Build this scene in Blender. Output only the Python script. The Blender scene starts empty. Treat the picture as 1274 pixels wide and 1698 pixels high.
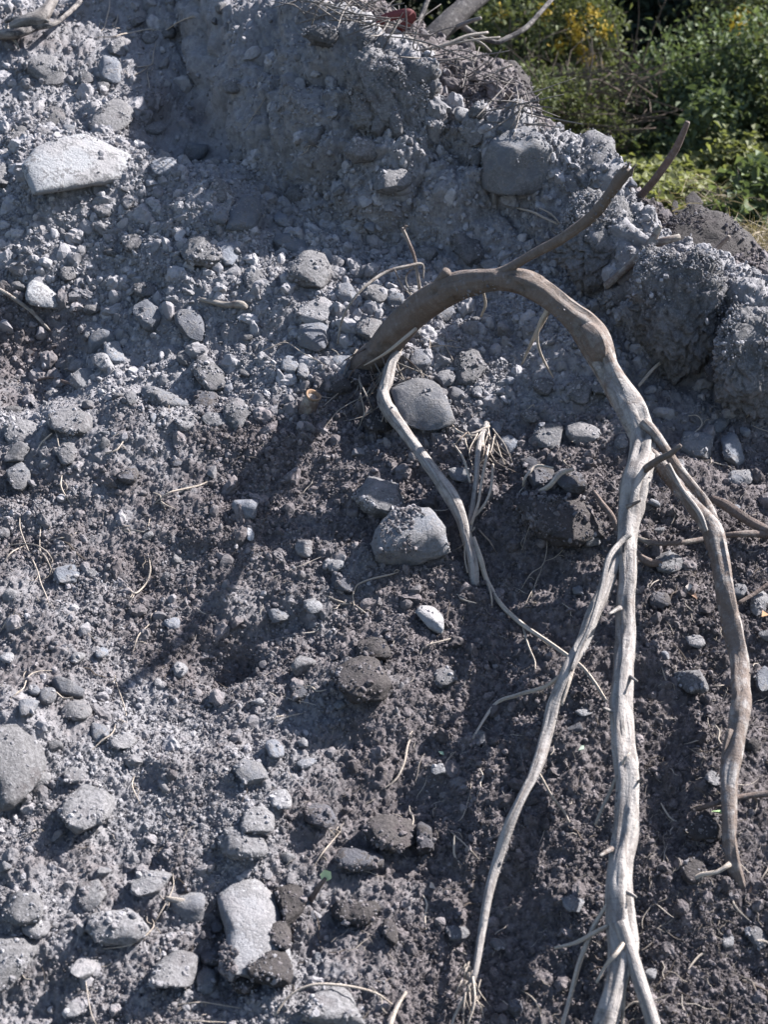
import bpy, bmesh, math, random
import numpy as np
from mathutils import Vector, Matrix, Quaternion

random.seed(11)
rng = np.random.default_rng(7)
R = math.radians
SC = bpy.context.scene
COL = SC.collection

# ------------------------------------------------------------------ camera
W0, H0 = 1274.0, 1698.0
CAM = np.array([0.0, 0.0, 1.6])
PITCH = R(-22.0)
TV = 0.36                      # tan of half the vertical field of view
TH = TV * W0 / H0
cam_d = bpy.data.cameras.new('camera')
cam = bpy.data.objects.new('camera', cam_d)
COL.objects.link(cam)
cam.location = CAM.tolist()
cam.rotation_euler = (math.pi / 2 + PITCH, 0, 0)
cam_d.sensor_fit = 'VERTICAL'
cam_d.sensor_height = 36.0
cam_d.lens = 18.0 / TV
cam_d.clip_start = 0.05
cam_d.clip_end = 600
cam_d.dof.use_dof = True
cam_d.dof.focus_distance = 2.65
cam_d.dof.aperture_fstop = 7.0
SC.camera = cam

# ------------------------------------------------------------------ light
SUN_EL, SUN_AZ = R(39.5), R(64.0)      # azimuth measured from straight ahead (+y) towards +x
SUN = np.array([math.cos(SUN_EL) * math.sin(SUN_AZ), math.cos(SUN_EL) * math.cos(SUN_AZ), math.sin(SUN_EL)])
world = bpy.data.worlds.new('World')
SC.world = world
world.use_nodes = True
wn = world.node_tree
bg = wn.nodes['Background']
sky = wn.nodes.new('ShaderNodeTexSky')
sky.sky_type = 'NISHITA'
sky.sun_disc = False
sky.sun_elevation = SUN_EL
sky.sun_rotation = SUN_AZ
wn.links.new(sky.outputs[0], bg.inputs[0])
bg.inputs[1].default_value = 0.068
sun_d = bpy.data.lights.new('sun', 'SUN')
sun_d.energy = 4.8
sun_d.angle = R(0.55)
sun_d.color = (1.0, 0.972, 0.94)
sun = bpy.data.objects.new('sun', sun_d)
COL.objects.link(sun)
sun.location = (4, 6, 8)
sun.rotation_euler = Vector((-SUN[0], -SUN[1], -SUN[2])).to_track_quat('-Z', 'Y').to_euler()
SC.view_settings.view_transform = 'Standard'
SC.view_settings.look = 'None'
SC.view_settings.gamma = 1.0
SC.view_settings.use_curve_mapping = False
SC.view_settings.exposure = 2.1
SC.render.engine = 'CYCLES'
SC.cycles.max_bounces = 5
SC.cycles.diffuse_bounces = 3
SC.cycles.glossy_bounces = 2
SC.cycles.transparent_max_bounces = 4

# ------------------------------------------------------------------ numbers
_cp, _sp = math.cos(PITCH), math.sin(PITCH)
C_R = np.array([1.0, 0, 0])
C_F = np.array([0, _cp, _sp])
C_U = np.array([0, -_sp, _cp])


def ray(px, py):
    """direction (with unit forward depth) of the line of sight through a point of the photograph"""
    return C_F + C_R * ((px - W0 / 2) / (W0 / 2) * TH) + C_U * ((H0 / 2 - py) / (H0 / 2) * TV)


def at_y(px, py, y):
    d = ray(px, py)
    return CAM + d * (y / d[1])


def to_px(p):
    v = np.asarray(p) - CAM
    f = v @ C_F
    return np.array([W0 / 2 + (v @ C_R) / f / TH * W0 / 2, H0 / 2 - (v @ C_U) / f / TV * H0 / 2])


_tab = np.random.default_rng(3).random(65536).astype(np.float32)


def _hash(ix, iy, iz):
    return ((ix * 73856093) ^ (iy * 19349663) ^ (iz * 83492791)) & 65535


def vnoise(p):
    """smooth value noise in -1..1 at points p (N,3)"""
    pf = np.floor(p)
    i = pf.astype(np.int64)
    f = (p - pf)
    f = f * f * f * (f * (f * 6 - 15) + 10)
    out = 0
    for dx in (0, 1):
        wx = f[:, 0] if dx else 1 - f[:, 0]
        for dy in (0, 1):
            wy = f[:, 1] if dy else 1 - f[:, 1]
            for dz in (0, 1):
                wz = f[:, 2] if dz else 1 - f[:, 2]
                out = out + wx * wy * wz * _tab[_hash(i[:, 0] + dx, i[:, 1] + dy, i[:, 2] + dz)]
    return out * 2 - 1


def fbm(p, octs=4, gain=0.5, lac=2.03):
    a, s, o = 1.0, 0.0, 0
    q = np.array(p, float)
    for k in range(octs):
        o = o + a * vnoise(q)
        s += a
        a *= gain
        q = q * lac + 17.3
    return o / s


def pebbles(u, v, cell, seed, fill=0.75, rmin=0.25, rmax=0.6):
    """heights (in units of the cell) of rounded, uneven grains lying one per cell, and a random number for each grain"""
    U, V = u / cell, v / cell
    iu, iv = np.floor(U).astype(np.int64), np.floor(V).astype(np.int64)
    best = np.zeros_like(U)
    tag = np.zeros_like(U)
    for du in (-1, 0, 1):
        for dv in (-1, 0, 1):
            cu, cv = iu + du, iv + dv
            h1 = _tab[_hash(cu, cv, np.int64(seed))]
            h2 = _tab[_hash(cu, cv, np.int64(seed + 101))]
            h3 = _tab[_hash(cu, cv, np.int64(seed + 211))]
            h4 = _tab[_hash(cu, cv, np.int64(seed + 307))]
            ang = h4 * 6.283
            rr = rmin + (rmax - rmin) * h3 * h3
            x, y = U - (cu + h1), V - (cv + h2)
            c, s = np.cos(ang), np.sin(ang)
            a, b = (x * c + y * s) / rr, (-x * s + y * c) / (rr * (0.6 + 0.4 * h1))
            d2 = a * a + b * b
            h = np.where((d2 < 1) & (_tab[_hash(cu, cv, np.int64(seed + 401))] < fill), np.sqrt(np.maximum(0, 1 - d2)) * rr, 0)
            m = h > best
            best = np.where(m, h, best)
            tag = np.where(m, h4, tag)
    return best, tag


def blocks(u, v, cell, seed):
    """distance to the cracks between uneven blocks, and a random number for each block"""
    U, V = u / cell, v / cell
    iu, iv = np.floor(U).astype(np.int64), np.floor(V).astype(np.int64)
    f1 = np.full_like(U, 9.0)
    f2 = np.full_like(U, 9.0)
    tag = np.zeros_like(U)
    for du in (-1, 0, 1):
        for dv in (-1, 0, 1):
            cu, cv = iu + du, iv + dv
            x, y = U - (cu + _tab[_hash(cu, cv, np.int64(seed))]), V - (cv + _tab[_hash(cu, cv, np.int64(seed + 77))])
            d = np.sqrt(x * x + y * y)
            m = d < f1
            f2 = np.where(m, f1, np.minimum(f2, d))
            tag = np.where(m, _tab[_hash(cu, cv, np.int64(seed + 155))], tag)
            f1 = np.where(m, d, f1)
    return f2 - f1, tag


def sstep(a, b, x):
    t = np.clip((x - a) / (b - a), 0, 1)
    return t * t * (3 - 2 * t)


# ------------------------------------------------------------------ the lie of the land (a coarse height field, metres)
TAN = math.tan(R(25))


def z_slope(x, y):
    return 0.25 + TAN * (y - 1.5)


def on_slope(px, py):
    d = ray(px, py)
    t = (0.25 - TAN * 1.5 - CAM[2]) / (d[2] - TAN * d[1])
    return CAM + d * t


FOOT = [(300, 60), (335, 130), (365, 215), (430, 305), (520, 365), (640, 408), (760, 425), (860, 440), (950, 480), (1010, 545), (1070, 610), (1150, 660), (1274, 705), (1500, 760)]
RIDGE = [(330, -120, 4.05), (400, -20, 3.85), (450, 12, 3.72), (560, 40, 3.38), (640, 72, 3.25), (720, 140, 3.20), (760, 185, 3.18), (830, 220, 3.15), (900, 228, 3.12),
         (1000, 248, 3.06), (1040, 305, 2.97), (1095, 385, 2.87), (1130, 410, 2.81), (1200, 425, 2.75), (1250, 480, 2.70), (1330, 530, 2.64), (1550, 600, 2.56)]
REAR = [(380, -90), (480, -70), (600, -15), (700, 52), (780, 88), (845, 104), (874, 135), (890, 205), (935, 235), (1000, 262), (1055, 330), (1105, 358), (1160, 372), (1215, 385), (1262, 425), (1340, 480), (1550, 560)]
foot_w = np.array([on_slope(*p) for p in FOOT])
ridge_w = np.array([at_y(*p) for p in RIDGE])
rear_w = np.array([at_y(px, py, np.interp(px, [r[0] for r in RIDGE], [r[2] for r in RIDGE]) + 0.62) for px, py in REAR])
GX = np.linspace(-3.2, 3.2, 641)
GY = np.linspace(0.3, 7.0, 671)
gx, gy = np.meshgrid(GX, GY)


def build_coarse():
    z = z_slope(gx, gy)
    # the slope flattens and falls away behind the frame
    z = np.where(gy > 4.5, z_slope(gx, 4.5) + 0.25 * (gy - 4.5) - 0.35 * (gy - 4.5) ** 2, z)
    # gentle swells
    p = np.stack([gx.ravel() * 1.7, gy.ravel() * 1.7, 0 * gx.ravel() + 4.2], 1)
    z = z + (fbm(p, 3) * 0.05).reshape(z.shape)
    # mounds and hollows: centre in the photograph, radii in metres, height
    for px, py, rx, ry, h in [(170, 330, .30, .20, .10), (335, 420, .12, .14, .05), (300, 190, .12, .22, -.09), (60, 560, .16, .18, -.06), (100, 110, .25, .25, .05),
                              (160, 700, .16, .10, .035), (600, 640, .12, .12, -.04), (375, 1070, .05, .035, -.08), (640, 860, .14, .12, .03), (560, 560, .25, .2, .02),
                              (420, 1400, .10, .08, .03), (20, 1260, .10, .10, .04), (600, 1130, .07, .06, .03), (930, 850, .12, .08, .03), (540, 1690, .1, .1, .03), (30, 1600, .1, .1, .03)]:
        c = on_slope(px, py)
        z = z + h * np.exp(-((gx - c[0]) / rx) ** 2 - ((gy - c[1]) / ry) ** 2)
    base = z.copy()
    yf = np.interp(gx, foot_w[:, 0], foot_w[:, 1])
    zf = np.interp(gx, foot_w[:, 0], foot_w[:, 2])
    yr = np.interp(gx, ridge_w[:, 0], ridge_w[:, 1])
    zr = np.interp(gx, ridge_w[:, 0], ridge_w[:, 2])
    t = np.clip((gy - yf) / np.maximum(yr - yf, 0.05), 0, 1)
    e = t ** 0.85
    face = z * (1 - e) + zr * e
    y2 = np.interp(gx, rear_w[:, 0], rear_w[:, 1])
    z2 = np.interp(gx, rear_w[:, 0], rear_w[:, 2])
    t2 = np.clip((gy - yr) / np.maximum(y2 - yr, 0.05), 0, 1)
    back = np.where(gy < y2, zr + (z2 - zr) * sstep(0.12, 0.95, t2) - 0.07 * np.sin(np.pi * np.clip(t2 * 1.5, 0, 1)), z2 - 0.75 * (gy - y2))
    zb = np.where(gy < yf, z, np.where(gy < yr, np.maximum(face, np.minimum(z, zr)), np.maximum(back, 0.35)))
    # to the left of its first spur the bank runs out into the open slope
    k = sstep(-0.78, -0.44, gx + 0.10 * (gy - 3.6))
    z = base * (1 - k) + zb * k
    for it in range(1):
        zp = np.pad(z, 1, mode='edge')
        z = (zp[1:-1, 1:-1] * 4 + zp[:-2, 1:-1] * 2 + zp[2:, 1:-1] * 2 + zp[1:-1, :-2] * 2 + zp[1:-1, 2:] * 2 + zp[:-2, :-2] + zp[2:, 2:] + zp[:-2, 2:] + zp[2:, :-2]) / 16
    zs = z.copy()
    for it in range(14):
        zp = np.pad(zs, 1, mode='edge')
        zs = (zp[1:-1, 1:-1] * 4 + zp[:-2, 1:-1] * 2 + zp[2:, 1:-1] * 2 + zp[1:-1, :-2] * 2 + zp[1:-1, 2:] * 2 + zp[:-2, :-2] + zp[2:, 2:] + zp[:-2, 2:] + zp[2:, :-2]) / 16
    near = np.exp(-((gy - yr) / 0.07) ** 2) * k * sstep(0.25, 0.5, gx)
    z = z + (zs + 0.006 - z) * near
    kb = sstep(0, 0.10, np.minimum(gy - yf + 0.04, yr - gy + 0.10)) * k
    return z, kb, k * (gy > yr + 0.03)


ZC, BANK, BEHIND = build_coarse()


def samp(A, x, y):
    fx = np.clip((np.asarray(x) - GX[0]) / (GX[1] - GX[0]), 0, len(GX) - 1.001)
    fy = np.clip((np.asarray(y) - GY[0]) / (GY[1] - GY[0]), 0, len(GY) - 1.001)
    ix, iy = fx.astype(int), fy.astype(int)
    u, v = fx - ix, fy - iy
    return A[iy, ix] * (1 - u) * (1 - v) + A[iy, ix + 1] * u * (1 - v) + A[iy + 1, ix] * (1 - u) * v + A[iy + 1, ix + 1] * u * v


FINE = None                      # (raster, x0, y0, cell) of the finished surface, filled in below


def height(x, y):
    z = samp(ZC, x, y)
    if FINE is not None:
        A, x0, y0, c = FINE
        ix = np.clip(((np.asarray(x) - x0) / c).astype(int), 0, A.shape[1] - 1)
        iy = np.clip(((np.asarray(y) - y0) / c).astype(int), 0, A.shape[0] - 1)
        z = np.maximum(z - 0.03, A[iy, ix])
    return z


_T = np.linspace(1.1, 6.5, 3600)


def hit(px, py, h=0.0):
    """the first point on the line of sight that is h above the ground"""
    d = ray(px, py)
    P = CAM[None, :] + d[None, :] * _T[:, None]
    g = P[:, 2] - height(P[:, 0], P[:, 1]) - h
    k = np.argmax(g < 0)
    if not (g < 0).any():
        return at_y(px, py, 4.5)
    k = max(k, 1)
    a = g[k - 1] / (g[k - 1] - g[k] + 1e-9)
    return P[k - 1] + (P[k] - P[k - 1]) * a


def shadow_px(p):
    s = np.linspace(0.02, 4, 4000)
    P = np.asarray(p)[None, :] - SUN[None, :] * s[:, None]
    g = P[:, 2] - height(P[:, 0], P[:, 1])
    k = np.argmax(g < 0)
    return to_px(P[k])

# ------------------------------------------------------------------ helpers for objects
def tag(o, label=None, cat=None, group=None, kind=None):
    if label: o['label'] = label
    if cat: o['category'] = cat
    if group: o['group'] = group
    if kind: o['kind'] = kind
    return o


def mesh_from(name, V, F, mat=None, smooth=True, uv=None, attrs=None):
    """V (N,3), F (M,k) arrays -> mesh data"""
    me = bpy.data.meshes.new(name)
    V = np.asarray(V, np.float32)
    F = np.asarray(F, np.int32)
    n, m, k = len(V), len(F), F.shape[1]
    me.vertices.add(n)
    me.vertices.foreach_set('co', V.ravel())
    me.loops.add(m * k)
    me.loops.foreach_set('vertex_index', F.ravel())
    me.polygons.add(m)
    me.polygons.foreach_set('loop_start', np.arange(0, m * k, k, dtype=np.int32))
    me.polygons.foreach_set('loop_total', np.full(m, k, np.int32))
    me.polygons.foreach_set('use_smooth', np.full(m, smooth))
    if uv is not None:
        l = me.uv_layers.new(name='uv')
        l.data.foreach_set('uv', np.asarray(uv, np.float32)[F.ravel()].ravel())
    for a, vals in (attrs or {}).items():
        at = me.attributes.new(a, 'FLOAT', 'POINT')
        at.data.foreach_set('value', np.asarray(vals, np.float32))
    me.update()
    me.validate()
    if mat: me.materials.append(mat)
    return me


def link(name, me, parent=None, loc=None):
    o = bpy.data.objects.new(name, me)
    COL.objects.link(o)
    if loc is not None: o.location = [float(c) for c in loc]
    if parent is not None: o.parent = parent
    return o


def empty(name, loc):
    o = bpy.data.objects.new(name, None)
    COL.objects.link(o)
    o.empty_display_size = 0.05
    o.location = [float(c) for c in loc]
    return o


# ------------------------------------------------------------------ materials
class NT:
    def __init__(s, name):
        s.m = bpy.data.materials.new(name)
        s.m.use_nodes = True
        s.t = s.m.node_tree
        s.p = s.t.nodes['Principled BSDF']
        s.p.inputs['Roughness'].default_value = 0.95
        s.p.inputs['Specular IOR Level'].default_value = 0.15

    def n(s, typ, **kw):
        nd = s.t.nodes.new(typ)
        for k, v in kw.items():
            if k.startswith('i_'):
                nd.inputs[k[2:].replace('_', ' ')].default_value = v
            else:
                setattr(nd, k, v)
        return nd

    def l(s, a, b): s.t.links.new(a, b)

    def noise(s, scale, detail=4, rough=0.6, vec=None, dist=0.0):
        nd = s.n('ShaderNodeTexNoise', i_Scale=scale, i_Detail=detail, i_Roughness=rough, i_Distortion=dist)
        if vec is not None: s.l(vec, nd.inputs['Vector'])
        return nd.outputs['Fac']

    def mix(s, fac, a, b, blend='MIX'):
        nd = s.n('ShaderNodeMix', data_type='RGBA', blend_type=blend)
        for sock, v in ((nd.inputs[0], fac), (nd.inputs[6], a), (nd.inputs[7], b)):
            if isinstance(v, (int, float)): sock.default_value = v
            elif isinstance(v, tuple): sock.default_value = (*v, 1)
            else: s.l(v, sock)
        return nd.outputs[2]

    def ramp(s, fac, a, b, va=0.0, vb=1.0):
        nd = s.n('ShaderNodeMapRange', interpolation_type='SMOOTHSTEP')
        s.l(fac, nd.inputs[0])
        nd.inputs[1].default_value, nd.inputs[2].default_value = a, b
        nd.inputs[3].default_value, nd.inputs[4].default_value = va, vb
        return nd.outputs[0]

    def math(s, op, a, b=0.0):
        nd = s.n('ShaderNodeMath', operation=op)
        for sock, v in zip(nd.inputs, (a, b)):
            if isinstance(v, (int, float)): sock.default_value = v
            else: s.l(v, sock)
        return nd.outputs[0]

    def bump(s, h, dist, strength=1.0, prev=None):
        nd = s.n('ShaderNodeBump', i_Distance=dist, i_Strength=strength)
        s.l(h, nd.inputs['Height'])
        if prev is not None: s.l(prev, nd.inputs['Normal'])
        return nd.outputs[0]

    def col(s, c): s.l(c, s.p.inputs['Base Color'])

    def nor(s, c): s.l(c, s.p.inputs['Normal'])


DUST = (0.232, 0.224, 0.234)       # dry grey fines
DUST2 = (0.160, 0.154, 0.165)
EARTH = (0.066, 0.057, 0.059)      # moist humus
EARTH2 = (0.138, 0.121, 0.125)


def soil_material(name, inst=False):
    s = NT(name)
    at = s.n('ShaderNodeAttribute', attribute_name='soil', attribute_type='INSTANCER' if inst else 'GEOMETRY')
    geo = s.n('ShaderNodeNewGeometry')
    tc = s.n('ShaderNodeTexCoord')
    pos = geo.outputs['Position']
    n1 = s.noise(9, 5, 0.65, pos)
    n2 = s.noise(70, 5, 0.7, pos)
    n3 = s.noise(320, 3, 0.7, pos)
    dry = s.mix(s.ramp(n2, 0.35, 0.68), DUST2, DUST)
    dry = s.mix(s.ramp(n3, 0.58, 0.75, 0, 0.55), dry, (0.27, 0.27, 0.29))
    wet = s.mix(s.ramp(n2, 0.38, 0.66), EARTH, EARTH2)
    wet = s.mix(s.ramp(n3, 0.62, 0.74, 0, 0.5), wet, (0.17, 0.155, 0.15))
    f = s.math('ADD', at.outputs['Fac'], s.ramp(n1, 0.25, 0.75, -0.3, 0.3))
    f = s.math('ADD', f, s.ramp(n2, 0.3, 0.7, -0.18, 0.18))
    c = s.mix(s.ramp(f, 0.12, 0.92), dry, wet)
    if inst:
        oi = s.n('ShaderNodeObjectInfo')
        br = s.ramp(oi.outputs['Random'], 0, 1, 0.72, 1.3)
        c = s.mix(1.0, c, s_rgb(s, br), 'MULTIPLY')
    s.col(c)
    b = s.bump(s.noise(420, 4, 0.7, pos), 0.0025, 0.9)
    if not inst:
        b = s.bump(s.noise(130, 5, 0.7, pos), 0.006, 0.8, b)
    s.nor(b)
    return s.m


def s_rgb(s, v):
    nd = s.n('ShaderNodeCombineColor')
    for k in range(3): s.l(v, nd.inputs[k])
    return nd.outputs[0]


def rock_material(name, base, light, dust_amt=0.5, dust=DUST, crack=True, speck=0.5):
    dust = tuple(v * 0.68 for v in dust)
    s = NT(name)
    geo = s.n('ShaderNodeNewGeometry')
    oi = s.n('ShaderNodeObjectInfo')
    pos = geo.outputs['Position']
    nA = s.noise(28, 6, 0.65, pos)
    nB = s.noise(160, 4, 0.7, pos)
    nC = s.noise(500, 3, 0.7, pos)
    c = s.mix(s.ramp(nA, 0.35, 0.7), base, light)
    c = s.mix(s.ramp(nC, 0.60, 0.72, 0, speck), c, tuple(min(0.8, v * 1.6) for v in light))
    c = s.mix(s.ramp(nC, 0.40, 0.28, 0, speck * 0.8), c, tuple(v * 0.4 for v in base))
    nD = s.noise(9, 3, 0.5, pos)
    c = s.mix(s.ramp(nD, 0.42, 0.62, 0, 0.45), c, tuple(v * k for v, k in zip(base, (0.95, 0.85, 0.80))))
    # soil clinging to it
    d = s.math('ADD', s.ramp(nA, 0.30, 0.62), s.ramp(nB, 0.3, 0.7, -0.35, 0.35))
    c = s.mix(s.ramp(d, 1.05 - dust_amt * 0.95, 1.35 - dust_amt * 0.95), c, s.mix(s.ramp(nB, .35, .65), tuple(v * 0.55 for v in dust), dust))
    br = s.ramp(oi.outputs['Random'], 0, 1, 0.82, 1.18)
    c = s.mix(1.0, c, s_rgb(s, br), 'MULTIPLY')
    s.col(c)
    b = s.bump(nC, 0.0022, 0.8)
    b = s.bump(nB, 0.006, 0.75, b)
    b = s.bump(nA, 0.012, 0.5, b)
    s.nor(b)
    s.p.inputs['Roughness'].default_value = 0.85
    return s.m


M = {}
M['soil'] = soil_material('soil')
M['crumb'] = soil_material('crumb', True)
M['grey'] = rock_material('grey_stone', (0.105, 0.108, 0.122), (0.165, 0.168, 0.183), 0.55)
M['blue'] = rock_material('blue_grey_stone', (0.108, 0.115, 0.136), (0.165, 0.174, 0.196), 0.35)
M['dusty'] = rock_material('dusty_stone', (0.100, 0.096, 0.102), (0.148, 0.143, 0.150), 0.85)
M['pale'] = rock_material('pale_stone', (0.16, 0.157, 0.166), (0.235, 0.231, 0.242), 0.45)
M['white'] = rock_material('white_stone', (0.255, 0.257, 0.272), (0.335, 0.335, 0.35), 0.25, speck=0.25)
M['dark'] = rock_material('dark_stone', (0.060, 0.060, 0.070), (0.115, 0.115, 0.128), 0.45, dust=(0.09, 0.08, 0.08))
M['clod'] = rock_material('earth_clod', (0.130, 0.125, 0.134), (0.20, 0.196, 0.207), 0.9, dust=(0.18, 0.174, 0.182))
M['darkclod'] = rock_material('humus_clod', (0.045, 0.040, 0.042), (0.085, 0.076, 0.078), 0.8, dust=(0.085, 0.075, 0.075))

# ------------------------------------------------------------------ the ground out to the horizon
def far_ground():
    xs = np.concatenate([-np.geomspace(300, 3.2, 26), np.linspace(-3, 3, 41), np.geomspace(3.2, 300, 26)])
    ys = np.concatenate([-np.geomspace(200, 2, 14), np.linspace(-1, 12, 60), np.geomspace(12.5, 400, 22)])
    X, Y = np.meshgrid(xs, ys)
    Z = -0.25 + 0.83 * sstep(1.6, 3.4, Y)
    P = np.stack([X.ravel() * .8, Y.ravel() * .8, 0 * X.ravel()], 1)
    Z = Z + (fbm(P, 3) * 0.05).reshape(Z.shape)
    V = np.stack([X.ravel(), Y.ravel(), Z.ravel()], 1)
    nx, ny = len(xs), len(ys)
    i = np.arange((ny - 1) * (nx - 1))
    a = (i // (nx - 1)) * nx + i % (nx - 1)
    F = np.stack([a, a + 1, a + nx + 1, a + nx], 1)
    s = NT('field_earth')
    geo = s.n('ShaderNodeNewGeometry')
    n1 = s.noise(3, 6, 0.7, geo.outputs['Position'])
    n2 = s.noise(40, 5, 0.7, geo.outputs['Position'])
    c = s.mix(s.ramp(n1, 0.35, 0.65), (0.055, 0.048, 0.034), (0.05, 0.06, 0.025))
    c = s.mix(s.ramp(n2, 0.5, 0.75, 0, 0.6), c, (0.13, 0.11, 0.08))
    s.col(c)
    s.nor(s.bump(n2, 0.03))
    o = link('ground', mesh_from('ground', V, F, s.m))
    tag(o, 'low ground beyond and under the spoil heap, mostly hidden by plants', kind='structure')


far_ground()

# ------------------------------------------------------------------ the slope itself
NXF, NYF = 800, 1030


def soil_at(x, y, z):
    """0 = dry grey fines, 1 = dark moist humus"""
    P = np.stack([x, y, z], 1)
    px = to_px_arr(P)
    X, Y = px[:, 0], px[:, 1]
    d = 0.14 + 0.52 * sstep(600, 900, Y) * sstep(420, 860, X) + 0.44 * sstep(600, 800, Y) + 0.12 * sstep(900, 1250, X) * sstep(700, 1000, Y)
    for cx, cy, rx, ry, a in SOIL_SHADE_SPOTS:
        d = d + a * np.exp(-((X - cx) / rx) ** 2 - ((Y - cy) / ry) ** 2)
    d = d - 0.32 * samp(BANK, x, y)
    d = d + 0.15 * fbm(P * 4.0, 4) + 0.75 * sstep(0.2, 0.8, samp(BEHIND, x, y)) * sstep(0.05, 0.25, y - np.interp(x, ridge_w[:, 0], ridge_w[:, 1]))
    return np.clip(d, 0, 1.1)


def stoniness(X, Y):
    """where the slope is mostly rubble (1) and where it is mostly crumbly earth (0)"""
    a = sstep(680, 520, Y + 0.12 * (X - 200)) * 1.0
    b_ = sstep(380, 520, X) * sstep(800, 690, Y) * sstep(1300, 1050, X)
    c = 0.35 * sstep(1000, 1150, X) * sstep(900, 800, Y)
    return np.clip(np.maximum(np.maximum(a * 0.9, b_), c), 0.06, 1)


def to_px_arr(P):
    v = P - CAM
    f = np.maximum(v @ C_F, 0.05)
    return np.stack([W0 / 2 + (v @ C_R) / f / TH * W0 / 2, H0 / 2 - (v @ C_U) / f / TV * H0 / 2], 1)


SOIL_SHADE_SPOTS = [(30, 570, 110, 90, .85), (480, 750, 150, 80, .35), (390, 890, 190, 150, .22), (330, 1090, 110, 60, .2), (330, 1220, 170, 100, -.28), (250, 180, 60, 70, .35), (330, 190, 40, 50, .35),  # soil patches; dark ones left of the arch also paint its cast shadow deeper
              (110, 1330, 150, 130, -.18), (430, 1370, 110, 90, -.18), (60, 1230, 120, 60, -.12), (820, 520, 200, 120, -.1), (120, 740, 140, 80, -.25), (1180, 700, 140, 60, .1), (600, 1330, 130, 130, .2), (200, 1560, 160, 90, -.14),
              (520, 1640, 90, 60, -.15), (1130, 570, 120, 90, .12), (60, 60, 120, 60, .4), (840, 120, 130, 90, .45), (560, 20, 120, 40, .4), (610, 650, 70, 60, .6), (540, 720, 80, 50, .3), (1180, 380, 120, 60, .3), (700, 1000, 120, 50, -.2)]


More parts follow.
